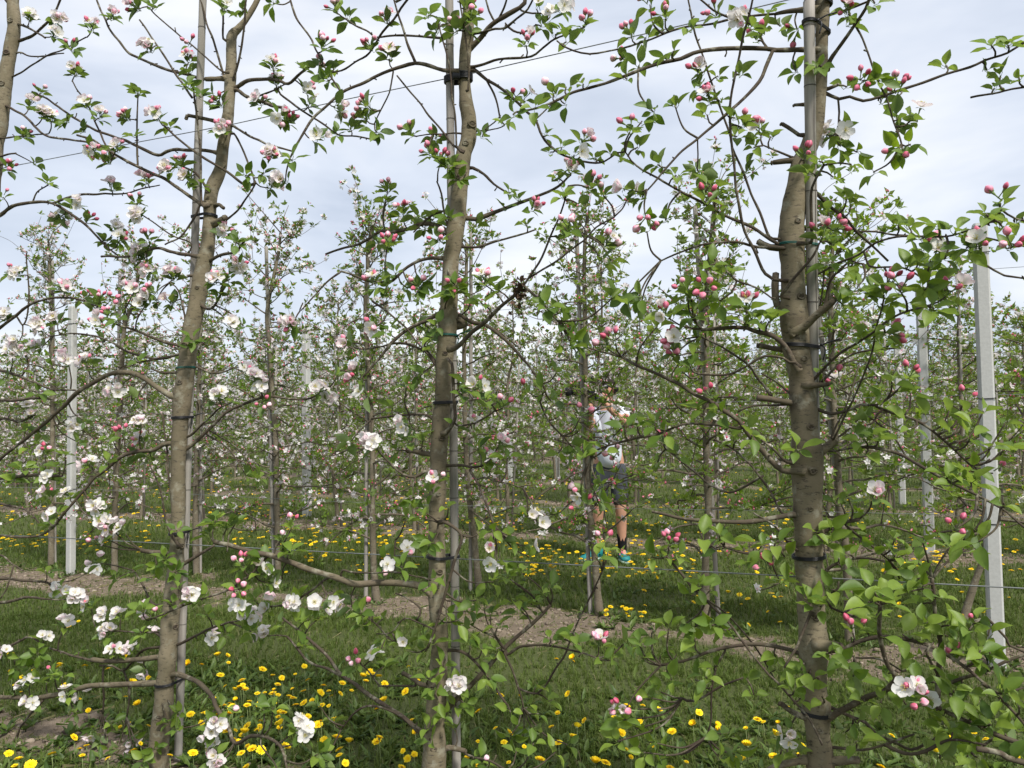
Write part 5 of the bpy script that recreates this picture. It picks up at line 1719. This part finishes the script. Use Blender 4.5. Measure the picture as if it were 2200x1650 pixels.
b = MB()
for args in ((210000, 2.2, 5.6, 0.048, 0.0017, 61), (150000, 5.4, 9.5, 0.055, 0.0028, 62), (70000, 9.3, 18, 0.07, 0.0055, 63), (30000, 18, 45, 0.12, 0.016, 64)):
    v, f4, f3, tt = blades(*args)
    b.add(v, [f4, f3], 0, tt)
g_ = np.random.default_rng(88)                 # dry stalks and cut twigs lying about
n = 60000
y = np.sqrt(g_.uniform(2.2 ** 2, 11 ** 2, n))
x = g_.uniform(-0.78, 0.78, n) * y
k = g_.random(n) < 0.06 + 0.30 * (soil(x, y) > 0.3)
x, y = x[k], y[k]
n = len(x)
a = g_.uniform(0, 6.283, n)
ln = g_.gamma(2.0, 0.016, n) + 0.01
w = g_.uniform(0.0010, 0.0024, n)
z = gz(x, y) + 0.006
dx, dy = np.cos(a) * ln, np.sin(a) * ln
v = np.stack([np.stack([x + np.sin(a) * w, y - np.cos(a) * w, z], -1), np.stack([x + dx + np.sin(a) * w, y + dy - np.cos(a) * w, z + g_.uniform(0, 0.02, n)], -1), np.stack([x + dx, y + dy, z + 0.002 + g_.uniform(0, 0.02, n)], -1), np.stack([x, y, z + 0.004], -1)], 1)
b.add(v.reshape(-1, 3), [np.arange(n)[:, None] * 4 + np.array([[0, 1, 2, 3]])], 0, np.repeat(np.where(g_.random(n) < 0.7, 1.0, 0.05), 4))
tag(b.build('grass', [M['grass']], smooth=False), 'short green orchard grass between the rows', 'grass', kind='stuff')

# ------------------------------------------------------------------ dandelions
m_, t_, o_ = mat_new('dandelion_yellow')
princ(t_, o_, ramp(t_, ((0, (0.72, 0.40, 0.004)), (0.5, (0.84, 0.57, 0.006)), (1, (0.88, 0.68, 0.02))), attr(t_)), 0.6, 0.2)
M['dand'] = m_
M['dstem'] = m_plain('dandelion_stem', (0.16, 0.20, 0.075), 0.6, 0.3)
m_w = m_leaf('broad_weed_leaf', ((0.0, (0.045, 0.085, 0.016)), (0.5, (0.080, 0.140, 0.026)), (1.0, (0.130, 0.195, 0.040))),
             ((0.0, (0.05, 0.085, 0.035)), (0.5, (0.085, 0.13, 0.05)), (1.0, (0.13, 0.18, 0.07))), 0.3, 0.5)
M['weed'] = m_w


def dand_head(closed=0.0, seed=0):
    """florets in three whorls, radius 1, Z up"""
    g = random.Random(seed)
    v, f, tt = [], [], []
    for ring, (n, r0_, r1_, z0, z1) in enumerate(((17, 0.18, 1.0, 0.0, 0.06 + closed), (14, 0.10, 0.76, 0.08, 0.22 + closed), (10, 0.03, 0.5, 0.12, 0.33 + closed * 0.7), (6, 0.0, 0.26, 0.14, 0.36))):
        for k in range(n):
            a = 2 * math.pi * (k + 0.5 * (ring % 2)) / n + g.uniform(-0.08, 0.08)
            w = 0.9 * math.pi * r1_ / n * 1.05
            c, s = math.cos(a), math.sin(a)
            q = r1_ * g.uniform(0.86, 1.06)
            i = len(v)
            zt = z1 + g.uniform(-0.05, 0.05)
            v += [(r0_ * c, r0_ * s, z0), (0.7 * q * c - w * s, 0.7 * q * s + w * c, (z0 + zt) / 2 + 0.03), (q * c - w * 0.5 * s, q * s + w * 0.5 * c, zt), (q * c + w * 0.5 * s, q * s - w * 0.5 * c, zt), (0.7 * q * c + w * s, 0.7 * q * s - w * c, (z0 + zt) / 2 + 0.03)]
            f.append((i, i + 4, i + 3, i + 2, i + 1))
            tt += [0.2 + 0.2 * (3 - ring) / 3] + [0.45 + 0.15 * (3 - ring) + g.uniform(-0.12, 0.12)] * 4
    b = MB()
    b.add(v, [f], 0, np.clip(tt, 0, 1))
    tube(b, [(0, 0, -0.42), (0, 0, -0.2), (0, 0, 0.02)], [0.14, 0.33, 0.30], 7, 1, 0.5)
    return b


DH = [dand_head(c, i) for i, c in enumerate((0.0, 0.12, 0.3, 0.05, 0.0, 0.7))]
DH_M = [h.mesh('flower_head', [M['dand'], M['dstem']]) for h in DH]
sb = MB()
tube(sb, [(0, 0, 0), (0.03, 0.01, 0.5), (0, 0, 1.0)], [0.02, 0.018, 0.018], 5, 0)
STEM_M = sb.mesh('stem', [M['dstem']])

PATCH = [  # x0,y0,x1,y1 of a patch in the photograph, how many, label
    (0, 1405, 560, 1650, 52, 'bright yellow dandelion in the grass round the foot of the leaning tree'),
    (400, 1425, 930, 1650, 78, 'bright yellow dandelion in the dense patch between leaning and middle tree'),
    (420, 1440, 720, 1560, 34, 'bright yellow dandelion in the dense patch between leaning and middle tree'),
    (980, 1490, 1420, 1650, 30, 'bright yellow dandelion in the grass right of the foot of the middle tree'),
    (1420, 1520, 1780, 1650, 22, 'bright yellow dandelion in the grass left of the thickest trunk'),
    (1840, 1560, 2190, 1650, 8, 'bright yellow dandelion in the grass right of the thickest trunk'),
    (1120, 1185, 1500, 1240, 42, 'small yellow dandelion in the grass strip below the standing person'),
    (1300, 1290, 1390, 1325, 12, 'small yellow dandelion in the knot of flowers right of a slim trunk'),
    (1560, 1230, 1760, 1345, 22, 'small yellow dandelion in the grass left of the thickest trunk, second row'),
    (560, 1150, 930, 1230, 32, 'small yellow dandelion behind the long low branch of the middle tree'),
    (1380, 1230, 1560, 1300, 10, 'small yellow dandelion in the grass strip below the standing person'),
    (0, 1140, 330, 1190, 34, 'small yellow dandelion in the grass beside the left concrete post'),
    (1860, 1215, 2200, 1330, 22, 'small yellow dandelion in the grass around the right concrete posts'),
    (140, 1290, 260, 1360, 5, 'small yellow dandelion on the bare soil edge behind the leaning tree'),
    (1190, 1410, 1260, 1450, 3, 'lone yellow dandelion on the bare soil right of the middle tree'),
]
FARP = [(0, 1060, 2200, 1130, 420), (250, 1085, 1100, 1130, 220), (1050, 1120, 1700, 1190, 130), (500, 1130, 900, 1170, 80), (0, 1140, 330, 1175, 50), (560, 1165, 900, 1215, 50), (1850, 1150, 2200, 1230, 60), (1120, 1185, 1500, 1235, 60), (0, 1010, 2200, 1062, 420)]
dr_ = random.Random(33)
items = []
for x0, y0, x1, y1, n, lb in PATCH:
    for _ in range(n):
        x, y = dr_.uniform(x0, x1), dr_.uniform(y0, y1)
        h = dr_.uniform(0.05, 0.13)
        g = on_ground(x, y, h)
        z0 = float(gz(g.x, g.y))
        items.append((g, h, z0, lb, dr_.uniform(0.010, 0.022)))
items.sort(key=lambda q: -q[4] / q[0].y)
rest_d = []
for k, (g, h, z0, lb, r) in enumerate(items):
    if k >= 300:
        rest_d.append((g, h, z0, r))
        continue
    root = empty('dandelion', (g.x, g.y, z0))
    tag(root, lb, 'flower', 'dandelions')
    tilt = Matrix.Rotation(dr_.gauss(0.1, 0.33), 4, 'X') @ Matrix.Rotation(dr_.gauss(0, 0.33), 4, 'Y') @ Matrix.Rotation(dr_.uniform(0, 6.28), 4, 'Z')
    put('flower_head', dr_.choice(DH_M), root, mat=Matrix.Translation((0, 0, h - z0)) @ tilt @ Matrix.Scale(r, 4))
    put('stem', STEM_M, root, mat=Matrix.Diagonal((0.10, 0.10, h - z0 - r * 0.2, 1)))
b = MB()
for x0, y0, x1, y1, n in FARP:
    for _ in range(n):
        x, y = dr_.uniform(x0, x1), dr_.uniform(y0, y1)
        g = on_ground(x, y, 0.08)
        if fbm(g.x * 0.5, g.y * 0.5, 77) > 0.38:
            rest_d.append((g, 0.08, float(gz(g.x, g.y)), dr_.uniform(0.017, 0.027)))
for g, h, z0, r in rest_d:
    t = DH[0]
    b.stamp((t.v[0], [(t.f[0], 0)], t.t[0]), [np.array(Matrix.Translation((g.x, g.y, h)) @ Matrix.Rotation(dr_.gauss(0, 0.2), 4, 'X') @ Matrix.Scale(r, 4))])
    tube(b, [(g.x, g.y, z0), (g.x, g.y, h)], 0.002, 4, 1, cap=False)
tag(b.build('dandelions', [M['dand'], M['dstem']]), 'far yellow dandelions dotting the grass of the rows behind', 'flowers', kind='stuff')

# broad leaved weeds: dandelion rosettes and dock in the flower patches
b = MB()
wt = [leaf_tpl(0.5, dr_.uniform(0.1, 0.5), dr_.uniform(0.09, 0.15), dr_.uniform(-0.4, 0.4), k / 5, 5, 0.5) for k in range(6)]
wm = [[] for _ in wt]
for x0, y0, x1, y1, n, lb in PATCH[:12]:
    big = y0 > 1390
    for _ in range(int(n * (3.2 if big else 1.5))):
        g = on_ground(dr_.uniform(x0 - 20, x1 + 20), dr_.uniform(y0 - 10, y1 + 30), 0.03)
        z0 = float(gz(g.x, g.y))
        for k in range(dr_.randint(4, 8)):
            a = dr_.uniform(0, 6.28)
            e = dr_.uniform(0.25, 1.15)
            d = Vector((math.cos(a) * math.cos(e), math.sin(a) * math.cos(e), math.sin(e)))
            wm[dr_.randrange(6)].append(np.array(basis(d, Vector((-d.x, -d.y, 1.2)), (g.x, g.y, z0), dr_.uniform(0.04, 0.095))))
# weeds at the feet of the second-row trunks
for px, py in ((110, 1215), (247, 1235), (422, 1235), (597, 1265), (803, 1300), (1028, 1272), (1288, 1328), (1516, 1345), (1826, 1380), (2069, 1340), (2143, 1440), (152, 1238)):
    g0 = on_ground(px, py)
    for _ in range(16):
        g = g0 + Vector((dr_.gauss(0, 0.08), dr_.gauss(-0.03, 0.06), 0))
        for k in range(5):
            a, e = dr_.uniform(0, 6.28), dr_.uniform(0.4, 1.3)
            d = Vector((math.cos(a) * math.cos(e), math.sin(a) * math.cos(e), math.sin(e)))
            wm[dr_.randrange(6)].append(np.array(basis(d, Vector((-d.x, -d.y, 1.2)), (g.x, g.y, float(gz(g.x, g.y))), dr_.uniform(0.03, 0.08))))
for t, l in zip(wt, wm):
    b.stamp(t, l)
tag(b.build('weeds', [M['weed']]), 'dark green dandelion leaves and weeds among the flowers', 'weeds', kind='stuff')

# ------------------------------------------------------------------ the rows behind
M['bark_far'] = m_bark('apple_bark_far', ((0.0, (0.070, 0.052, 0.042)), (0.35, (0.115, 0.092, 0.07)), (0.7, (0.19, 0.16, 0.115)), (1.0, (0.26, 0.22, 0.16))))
FL_T = (np.array([(0, -0.25, 0.0), (0.55, -0.30, 0.10), (0.55, 0.30, 0.10), (0, 0.25, 0.0), (1.0, 0, 0.2), (0, 0, -.05)]), [(np.array([(5, 1, 4, 2)]), 0)], np.full(6, 0.15))
sl_leaf = (np.array([(0, 0, 0), (0.45, -0.27, 0.12), (0.5, 0, -0.03), (0.45, 0.27, 0.12), (1.0, 0, -0.16)]), [(np.array([(0, 1, 2), (1, 4, 2), (0, 2, 3), (2, 4, 3)]), 0)], np.full(5, 0.5))
flat_leaf = (np.array([(0, 0, 0), (0.5, -0.28, 0.06), (1.0, 0, -0.1), (0.5, 0.28, 0.06)]), [(np.array([(0, 1, 2, 3)]), 0)], np.full(4, 0.5))
oct_bud = (np.array([(0.75, 0, 0), (0, 0.75, 0), (-0.75, 0, 0), (0, -0.75, 0), (0, 0, 1.1), (0, 0, -1)], float), [(np.array([(0, 1, 4), (1, 2, 4), (2, 3, 4), (3, 0, 4), (1, 0, 5), (2, 1, 5), (3, 2, 5), (0, 3, 5)]), 1)], np.full(6, 0.4))


def gen_limbs(path, g, nb, reach, flat=0.8):
    """main limbs with twigs along a trunk path; returns [(pts4, [twig pts4...])]"""
    zs = path[:, 2]
    H = zs.max()
    limbs = []
    az = g.uniform(0, 6.28)
    for k in range(nb):
        f = (k + g.uniform(0.1, 0.9)) / nb
        z = 0.42 + (H - 0.47) * f ** 0.92
        i = int(np.abs(zs - z).argmin())
        p0 = path[i, :3]
        az += 2.4 + g.uniform(-0.5, 0.5)
        d = np.array([math.cos(az), math.sin(az) * flat, 0])
        # stretch along the row a little
        t = np.array([TX, TY, 0])
        d = d + t * np.dot(d, t) * 0.35
        d /= np.linalg.norm(d)
        L = reach * g.uniform(0.6, 1.15) * (1.0 - 0.58 * f)
        rise = g.uniform(-0.1, 0.5) + 0.55 * f ** 3
        n = 7
        pts = []
        p = p0.copy()
        dz = rise
        r0_ = (0.0105 - 0.005 * f) * g.uniform(0.75, 1.1)
        dd = d.copy()
        for s in range(n):
            pts.append((*p, r0_ * (1 - 0.72 * s / (n - 1))))
            dd = dd + g.normal(0, 0.22, 3) * np.array([1, 1, 0])
            dd[2] = 0
            dd /= np.linalg.norm(dd)
            dz += g.normal(0, 0.20) - 0.05
            v = dd + np.array([0, 0, dz])
            p = p + v / np.linalg.norm(v) * L / (n - 1)
            p[2] = max(p[2], 0.22)
        tw = []
        for q in range(g.integers(2, 6)):
            s = g.integers(1, n - 1)
            a = np.array(pts[s])
            up = g.random() < (0.35 + 0.4 * f)
            v = np.array([g.normal(0, 0.7), g.normal(0, 0.7), g.uniform(0.5, 1.4) if up else g.uniform(-0.5, 0.4)])
            v /= np.linalg.norm(v)
            l2 = g.uniform(0.10, 0.34) * (0.7 + 0.6 * up)
            mid = a[:3] + v * l2 * 0.5 + g.normal(0, 0.02, 3)
            e_ = a[:3] + v * l2 + g.normal(0, 0.02, 3)
            r1 = max(0.0022, a[3] * 0.55)
            tw.append(np.array([(*a[:3], r1), (*mid, r1 * 0.8), (*e_, 0.0016)]))
        limbs.append((np.array(pts), tw))
    for q in range(4):                           # upright leader shoots at the tip
        a = path[int(np.abs(zs - (H - 0.05 * q)).argmin())]
        v = np.array([g.normal(0, 0.35), g.normal(0, 0.35), 1.0])
        l2 = g.uniform(0.15, 0.40)
        limbs.append((np.array([(*a[:3], 0.005), (*(a[:3] + v * l2 * 0.5 + g.normal(0, 0.02, 3)), 0.0035), (*(a[:3] + v * l2), 0.002)]), []))
    return limbs


def clusters_on(limbs, g, step):
    out_ = []
    for pts, tw in limbs:
        for ln, lo in [(pts, 0.22)] + [(t, 0.15) for t in tw]:
            sp = spline(ln, step)
            n = len(sp)
            for i in range(n):
                if i / max(1, n - 1) < lo:
                    continue
                if g.random() < 0.82 or i == n - 1:
                    out_.append(sp[i, :3] + g.normal(0, 0.010, 3))
    return np.array(out_)


def foliage(cl, g, nleaf, rich, lsz, fsz, leaf_t, budn=0.8, lt=0.5):
    """leaf mass and blossom mass for cluster centres"""
    lb, fb = MB(), MB()
    ml, tl, mf, mbud, tb = [], [], [], [], []
    for c in cl:
        ax = Vector(g.normal(0, 0.6, 3)) + Vector((0, 0, 0.7))
        ax.normalize()
        c = c + np.array(ax) * 0.014
        p1 = ax.cross(Vector((0.2, 0.9, 0.3))).normalized()
        p2 = ax.cross(p1)
        a0 = g.uniform(0, 6.28)
        t0 = g.normal(lt, 0.15)
        for k in range(int(nleaf * g.uniform(0.5, 1.5) + 0.5)):
            a, e_ = a0 + k * 2.4, g.uniform(0.1, 1.2)
            d = (p1 * math.cos(a) + p2 * math.sin(a)) * math.cos(e_) + ax * math.sin(e_)
            ml.append(np.array(basis(d, ax * 0.7 + Vector(g.normal(0, 0.4, 3)), c + np.array(d) * 0.006, lsz * g.uniform(0.6, 1.25))))
            tl.append(t0 - 0.5 + g.normal(0, 0.10))
        if g.random() < rich:
            nf = g.integers(2, 5)
            for k in range(nf):
                d = (ax * 0.7 + Vector(g.normal(0, 0.7, 3))).normalized()
                pc = c + np.array(d) * 0.024
                x1 = d.cross(Vector((0.3, 0.2, 0.9))).normalized()
                y1 = d.cross(x1)
                op = g.uniform(-0.1, 0.7)
                s = fsz * g.uniform(0.85, 1.15)
                for q in range(5):
                    a = q * 1.2566
                    dirp = (x1 * math.cos(a) + y1 * math.sin(a)) * math.cos(op) + d * math.sin(op)
                    mf.append(np.array(basis(dirp, d, pc, s)))
            for k in range(g.integers(0, 3)):
                d = (ax + Vector(g.normal(0, 0.6, 3))).normalized()
                mbud.append(np.array(Matrix.Translation(Vector(c) + d * 0.03) @ Matrix.Scale(0.009 * g.uniform(0.7, 1.2), 4)))
                tb.append(g.uniform(-0.3, 0.4))
        elif g.random() < budn * 0.45:
            for k in range(g.integers(1, 5)):
                d = (ax + Vector(g.normal(0, 0.6, 3))).normalized()
                mbud.append(np.array(Matrix.Translation(Vector(c) + d * 0.028) @ Matrix.Scale(0.008 * g.uniform(0.7, 1.2), 4)))
                tb.append(g.uniform(-0.4, 0.2))
    if ml:
        lb.stamp(leaf_t, ml, np.array(tl))
    if mf:
        fb.stamp(FL_T, mf, np.repeat(g.uniform(-0.15, 0.16, len(mf) // 5 + 1), 5)[:len(mf)])
    if mbud:
        fb.stamp(oct_bud, mbud, np.array(tb))
    return lb, fb


def limb_mesh(b, pts, tw, sides, step):
    sp = spline(pts, step)
    tube(b, sp[:, :3], np.maximum(sp[:, 3], 0.0015), sides, 0, np.clip(sp[:, 3] / 0.010 * 0.5, 0, 0.6))
    for t in tw:
        s2 = spline(t, step)
        tube(b, s2[:, :3], np.maximum(s2[:, 3], 0.0014), max(3, sides - 1), 0, 0.1, cap=False)


# second row: every trunk where the photograph shows it
R2 = [  # trunk x,y.. (top to foot), trunk diameter px at the foot, stake top/bottom px, rich, tint, label
    ('104,520 107,593 112,760 113,900 111,1060 110,1218', 16, (113, 560, 118, 1218), 0.75, 0.45, 'slim apple tree behind the left edge tree, left of the concrete post'),
    ('300,560 297,590 287,650 268,700 262,780 258,900 250,1000 247,1100 246,1235', 17, (258, 578, 246, 1238), 0.75, 0.45, 'slim apple tree just right of the left concrete post, trunk bent above its stake'),
    ('440,520 432,700 425,900 420,1080 422,1238', 17, (432, 560, 430, 1240), 0.7, 0.45, 'apple tree hidden behind the leaning front trunk'),
    ('603,500 597,550 580,633 573,683 580,750 585,850 592,933 595,1100 598,1268', 17, (572, 530, 590, 1270), 0.72, 0.45, 'slim apple tree left of the slim white concrete post, trunk curving round its stake'),
    ('800,490 793,550 785,650 788,750 795,850 800,983 800,1100 801,1133 803,1233 810,1302', 20, (790, 520, 786, 1306), 0.62, 0.48, 'slim apple tree midway between the leaning and the middle front trunk'),
    ('1003,520 1000,667 997,783 1003,1000 1020,1167 1030,1275', 20, (1012, 500, 1011, 1283), 0.6, 0.5, 'apple tree right behind the middle front trunk, foot curving right'),
    ('1262,470 1256,550 1256,650 1258,783 1260,917 1266,1100 1271,1133 1280,1233 1288,1330', 22, (1238, 480, 1269, 1332), 0.55, 0.52, 'slim apple tree with stake in front of the person with a camera'),
    ('1540,410 1536,430 1526,547 1516,650 1519,783 1516,917 1522,1100 1516,1200 1516,1348', 24, (1493, 443, 1543, 1318), 0.42, 0.55, 'slim apple tree left of the thickest front trunk, bare trunk above its stake'),
    ('1790,500 1785,650 1790,850 1800,1000 1806,1100 1819,1200 1823,1333 1826,1382', 26, (1752, 600, 1833, 1385), 0.3, 0.6, 'apple tree behind the thickest front trunk with a leaning flat stake'),
    ('2230,700 2200,900 2149,957 2119,997 2124,1050 2123,1100 2116,1190 2093,1260 2069,1342', 21, None, 0.22, 0.65, 'crooked young apple tree leaning beside the tall right concrete post'),
]
g2 = np.random.default_rng(101)
for kk, (tp, dpx, stk, rich, lt, lb) in enumerate(R2):
    pp = [tuple(float(c) for c in q.split(',')) for q in tp.split()]
    foot = on_ground(*pp[-1])
    Z = foot.y
    pts = [(*(at(x, y, Z) - foot), dpx * 0.75 * Z / F / 2 * (0.45 + 0.55 * (i / (len(pp) - 1)))) for i, (x, y) in enumerate(pp)]
    pts[-1] = (0, 0, 0.0, pts[-1][3] * 1.15)
    pts.append((0, 0, -0.06, pts[-1][3] * 1.2))
    pts = pts[::-1]
    z0 = float(gz(foot.x, foot.y))
    root = empty('apple_tree', (foot.x, foot.y, z0))
    tag(root, lb, 'tree', 'apple trees of the second row')
    path = spline(pts, 0.03)
    b = MB()
    hz = path[:, 2]
    tube(b, path[:, :3], path[:, 3] * (1 + 0.22 * (vnoise(hz * 14, hz * 0 + kk, 3) - 0.5)), 10, 0, np.clip(0.62 + 0.3 * (vnoise(hz * 5, hz * 0 + kk, 5) - 0.5), 0, 1))
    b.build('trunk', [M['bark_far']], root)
    limbs = gen_limbs(path, g2, 38 if kk < 9 else 20, 0.74)
    if kk == 6:                                # the blossoming limbs that half hide the person
        for txt in ('1262,905 1290,880 1312,850 1330,812 1345,790', '1262,860 1240,845 1215,850', '1264,1010 1300,1018 1350,1030 1420,1045', '1266,1070 1300,1078 1345,1100 1375,1130', '1262,850 1290,832 1318,828', '1266,1110 1310,1050 1335,1005', '1262,985 1240,1000 1225,1030'):
            q = [tuple(float(c) for c in p.split(',')) for p in txt.split()]
            zz = [Z + (-0.25) * i / (len(q) - 1) for i in range(len(q))]
            l4 = np.array([(*(at(x, y, w) - foot), 0.006 - 0.004 * i / (len(q) - 1)) for i, ((x, y), w) in enumerate(zip(q, zz))])
            limbs += [(l4, [])]
    for ptsl, tw in limbs:
        b = MB()
        limb_mesh(b, ptsl, tw, 6, 0.03)
        b.build('branch', [M['bark_far']], root)
    cl = clusters_on(limbs, g2, 0.085)
    l_, f_ = foliage(cl, g2, 5.0 + 1.2 * (kk > 7), rich * 0.66, 0.042 if kk < 7 else 0.048, 0.0245, sl_leaf, 0.9, lt)
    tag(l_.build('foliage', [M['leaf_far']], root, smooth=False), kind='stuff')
    tag(f_.build('blossoms', [M['petal'], M['bud']], root, smooth=False), kind='stuff')
    if stk:
        yb = foot.y + 0.04
        a, c = at(stk[0], stk[1], yb), at(stk[2], stk[3], yb)
        c = a + (c - a) / (a.z - c.z) * (a.z + 0.05)
        make_stake(a, c, 0.0155, 'stake of the ' + ' '.join(lb.split(',')[0].split()[:13]), 'stakes of the second row', 5, kk)

# farther rows: shared kinds of tree, richer in blossom towards the left as in the photograph
KINDS = []
g3 = np.random.default_rng(202)
for k in range(9):
    rich = (0.8, 0.7, 0.75, 0.55, 0.6, 0.45, 0.35, 0.22, 0.28)[k]
    H = g3.uniform(2.55, 3.0)
    n = 9
    p = np.zeros(2)
    pts = [(0, 0, -0.06, 0.040)]
    for i in range(n):
        pts.append((p[0], p[1], H * i / (n - 1), 0.029 * (1 - 0.72 * i / (n - 1))))
        p = p + g3.normal(0, 0.028, 2)
    path = spline(pts, 0.06)
    tb = MB()
    hz = path[:, 2]
    tube(tb, path[:, :3], path[:, 3] * (1 + 0.25 * (vnoise(hz * 12, hz * 0 + k, 3) - 0.5)), 8, 0, 0.6)
    limbs = gen_limbs(path, g3, 36, 0.78)
    bb = MB()
    for ptsl, tw in limbs:
        limb_mesh(bb, ptsl, tw, 4, 0.09)
    cl = clusters_on(limbs, g3, 0.085)
    l_, f_ = foliage(cl, g3, 5.2, rich * 0.66, 0.050, 0.031, flat_leaf, 0.8, 0.42 + 0.03 * k)
    KINDS.append((tb.mesh('trunk', [M['bark_far']]), bb.mesh('branches', [M['bark_far']]), l_.mesh('foliage', [M['leaf_far']], False), f_.mesh('blossoms', [M['petal'], M['bud']], False), limbs, path))
sb = MB()
tube(sb, [(0, 0, -0.03), (0.01, 0, 1.2), (0.0, 0.01, 2.35)], [0.014, 0.013, 0.012], 7, 0)
FAR_POLE = sb.mesh('pole', [M['stake']])
tr = random.Random(55)


def nth_word(n):
    w = 'zeroth first second third fourth fifth sixth seventh eighth ninth tenth eleventh twelfth thirteenth fourteenth fifteenth sixteenth seventeenth eighteenth nineteenth twentieth'.split()
    if n <= 20:
        return w[n]
    return ('twenty-' + w[n - 20]) if n < 30 else 'thirtieth'


count = 0
far_spots = []
for ri in range(2, len(ROWS)):
    d = ROWS[ri]
    s0, s1 = -1.62 * d - 0.6, 0.27 * d + 0.6
    s = s0 + tr.uniform(0, SPACING)
    nth = 0
    while s < s1:
        x, y = NX * d + TX * s + tr.gauss(0, 0.05), NY * d + TY * s + tr.gauss(0, 0.05)
        fx = x / max(y, 0.1)
        k = min(8, max(0, int(tr.gauss(4.0 + fx * 5.5, 1.5))))
        if ri <= 9 and count < 285:
            near = ['third', 'fourth', 'fifth', 'sixth', 'seventh', 'eighth', 'ninth', 'tenth'][ri - 2]
            side = 'blossom-white' if k < 3 else ('pink and green' if k < 6 else 'mostly green')
            z0 = float(gz(x, y))
            root = empty('apple_tree', (x, y, z0))
            root.rotation_euler = (0, 0, tr.choice((0, math.pi)) + tr.gauss(0, 0.25))
            q = tr.uniform(0.9, 1.08)
            root.scale = (q, q, q)
            pxx = float(pix(x, y, 1.0)[0])
            inside = -40 < pxx < 2240
            nth += inside
            if not inside:
                lab = 'apple tree of the %s row back, just outside the %s picture edge' % (near, 'left' if pxx < 0 else 'right')
            elif ri < 5:
                lab = '%s apple tree, %s from the left in the %s row back' % (side, nth_word(nth), near)
            else:
                lab = '%s apple tree in the %s row back' % (side, near)
            tag(root, lab, 'tree', 'apple trees of the %s row' % near)
            for nm, me in zip(('trunk', 'branches', 'foliage', 'blossoms'), KINDS[k][:4]):
                o = put(nm, me, root)
                if nm != 'trunk':
                    o['kind'] = 'stuff'
            if ri <= 4:
                sr = empty('stake', (x + 0.05 * TX, y - 0.03, z0))
                sr.rotation_euler = (tr.gauss(0, 0.015), tr.gauss(0, 0.02), 0)
                put('pole', FAR_POLE, sr)
                tag(sr, ('thin grey stake, %s from the left in the %s row back' % (nth_word(nth), near)) if inside else 'thin grey stake of the %s row back, outside the %s edge' % (near, 'left' if pxx < 0 else 'right'), 'stake', 'stakes of the %s row' % near)
            count += 1
        else:
            far_spots.append((x, y, k))
        s += SPACING * tr.uniform(0.9, 1.1)

# the orchard beyond: one mass
b = MB()
fm = [[] for _ in range(9)]
for x, y, k in far_spots:
    fm[k].append((x, y))
g4 = np.random.default_rng(303)
spray = (np.array([(0, -0.5, 0), (1.0, -0.35, 0.25), (0.8, 0.5, -0.1), (-0.1, 0.45, 0.2)]), [(np.array([(0, 1, 2, 3)]), 0)], np.full(4, 0.5))
for k in range(9):
    if not fm[k]:
        continue
    limbs, path = KINDS[k][4], KINDS[k][5]
    cl = clusters_on(limbs, g4, 0.16)
    cl = cl[g4.permutation(len(cl))[:56]]
    t, l_, f_ = MB(), MB(), MB()
    pp = path[::10]
    tube(t, pp[:, :3], pp[:, 3], 4, 0, 0.6, cap=False)
    for ptsl, tw in limbs[::4]:
        tube(t, ptsl[[0, -1], :3], 0.008, 3, 0, 0.2, cap=False)
    ml = [np.array(basis(runit(tr), runit(tr), c + g4.normal(0, 0.05, 3), g4.uniform(0.08, 0.15))) for c in cl for _ in range(3)]
    l_.stamp(spray, ml, g4.normal(-0.02, 0.2, len(ml)))
    nf = int(len(cl) * 1.1 * (1 - k / 10.5))
    mf = [np.array(basis(runit(tr), runit(tr), cl[g4.integers(len(cl))] + g4.normal(0, 0.06, 3), g4.uniform(0.05, 0.085))) for _ in range(nf)]
    f_.stamp(spray, mf, g4.uniform(-0.5, -0.2, len(mf)))
    v = np.concatenate(t.v + l_.v + f_.v)
    tt = np.concatenate(t.t + l_.t + f_.t)
    faces = [(f, 0) for f in t.f] + [(f + t.n, 1) for f in l_.f] + [(f + t.n + l_.n, 2) for f in f_.f]
    b.stamp((v, faces, tt), [np.array(Matrix.Translation((x, y, 0)) @ Matrix.Rotation(tr.uniform(0, 6.28), 4, 'Z')) for x, y in fm[k]])
print('far trees', len(far_spots), 'individual', count, 'far verts', b.n)
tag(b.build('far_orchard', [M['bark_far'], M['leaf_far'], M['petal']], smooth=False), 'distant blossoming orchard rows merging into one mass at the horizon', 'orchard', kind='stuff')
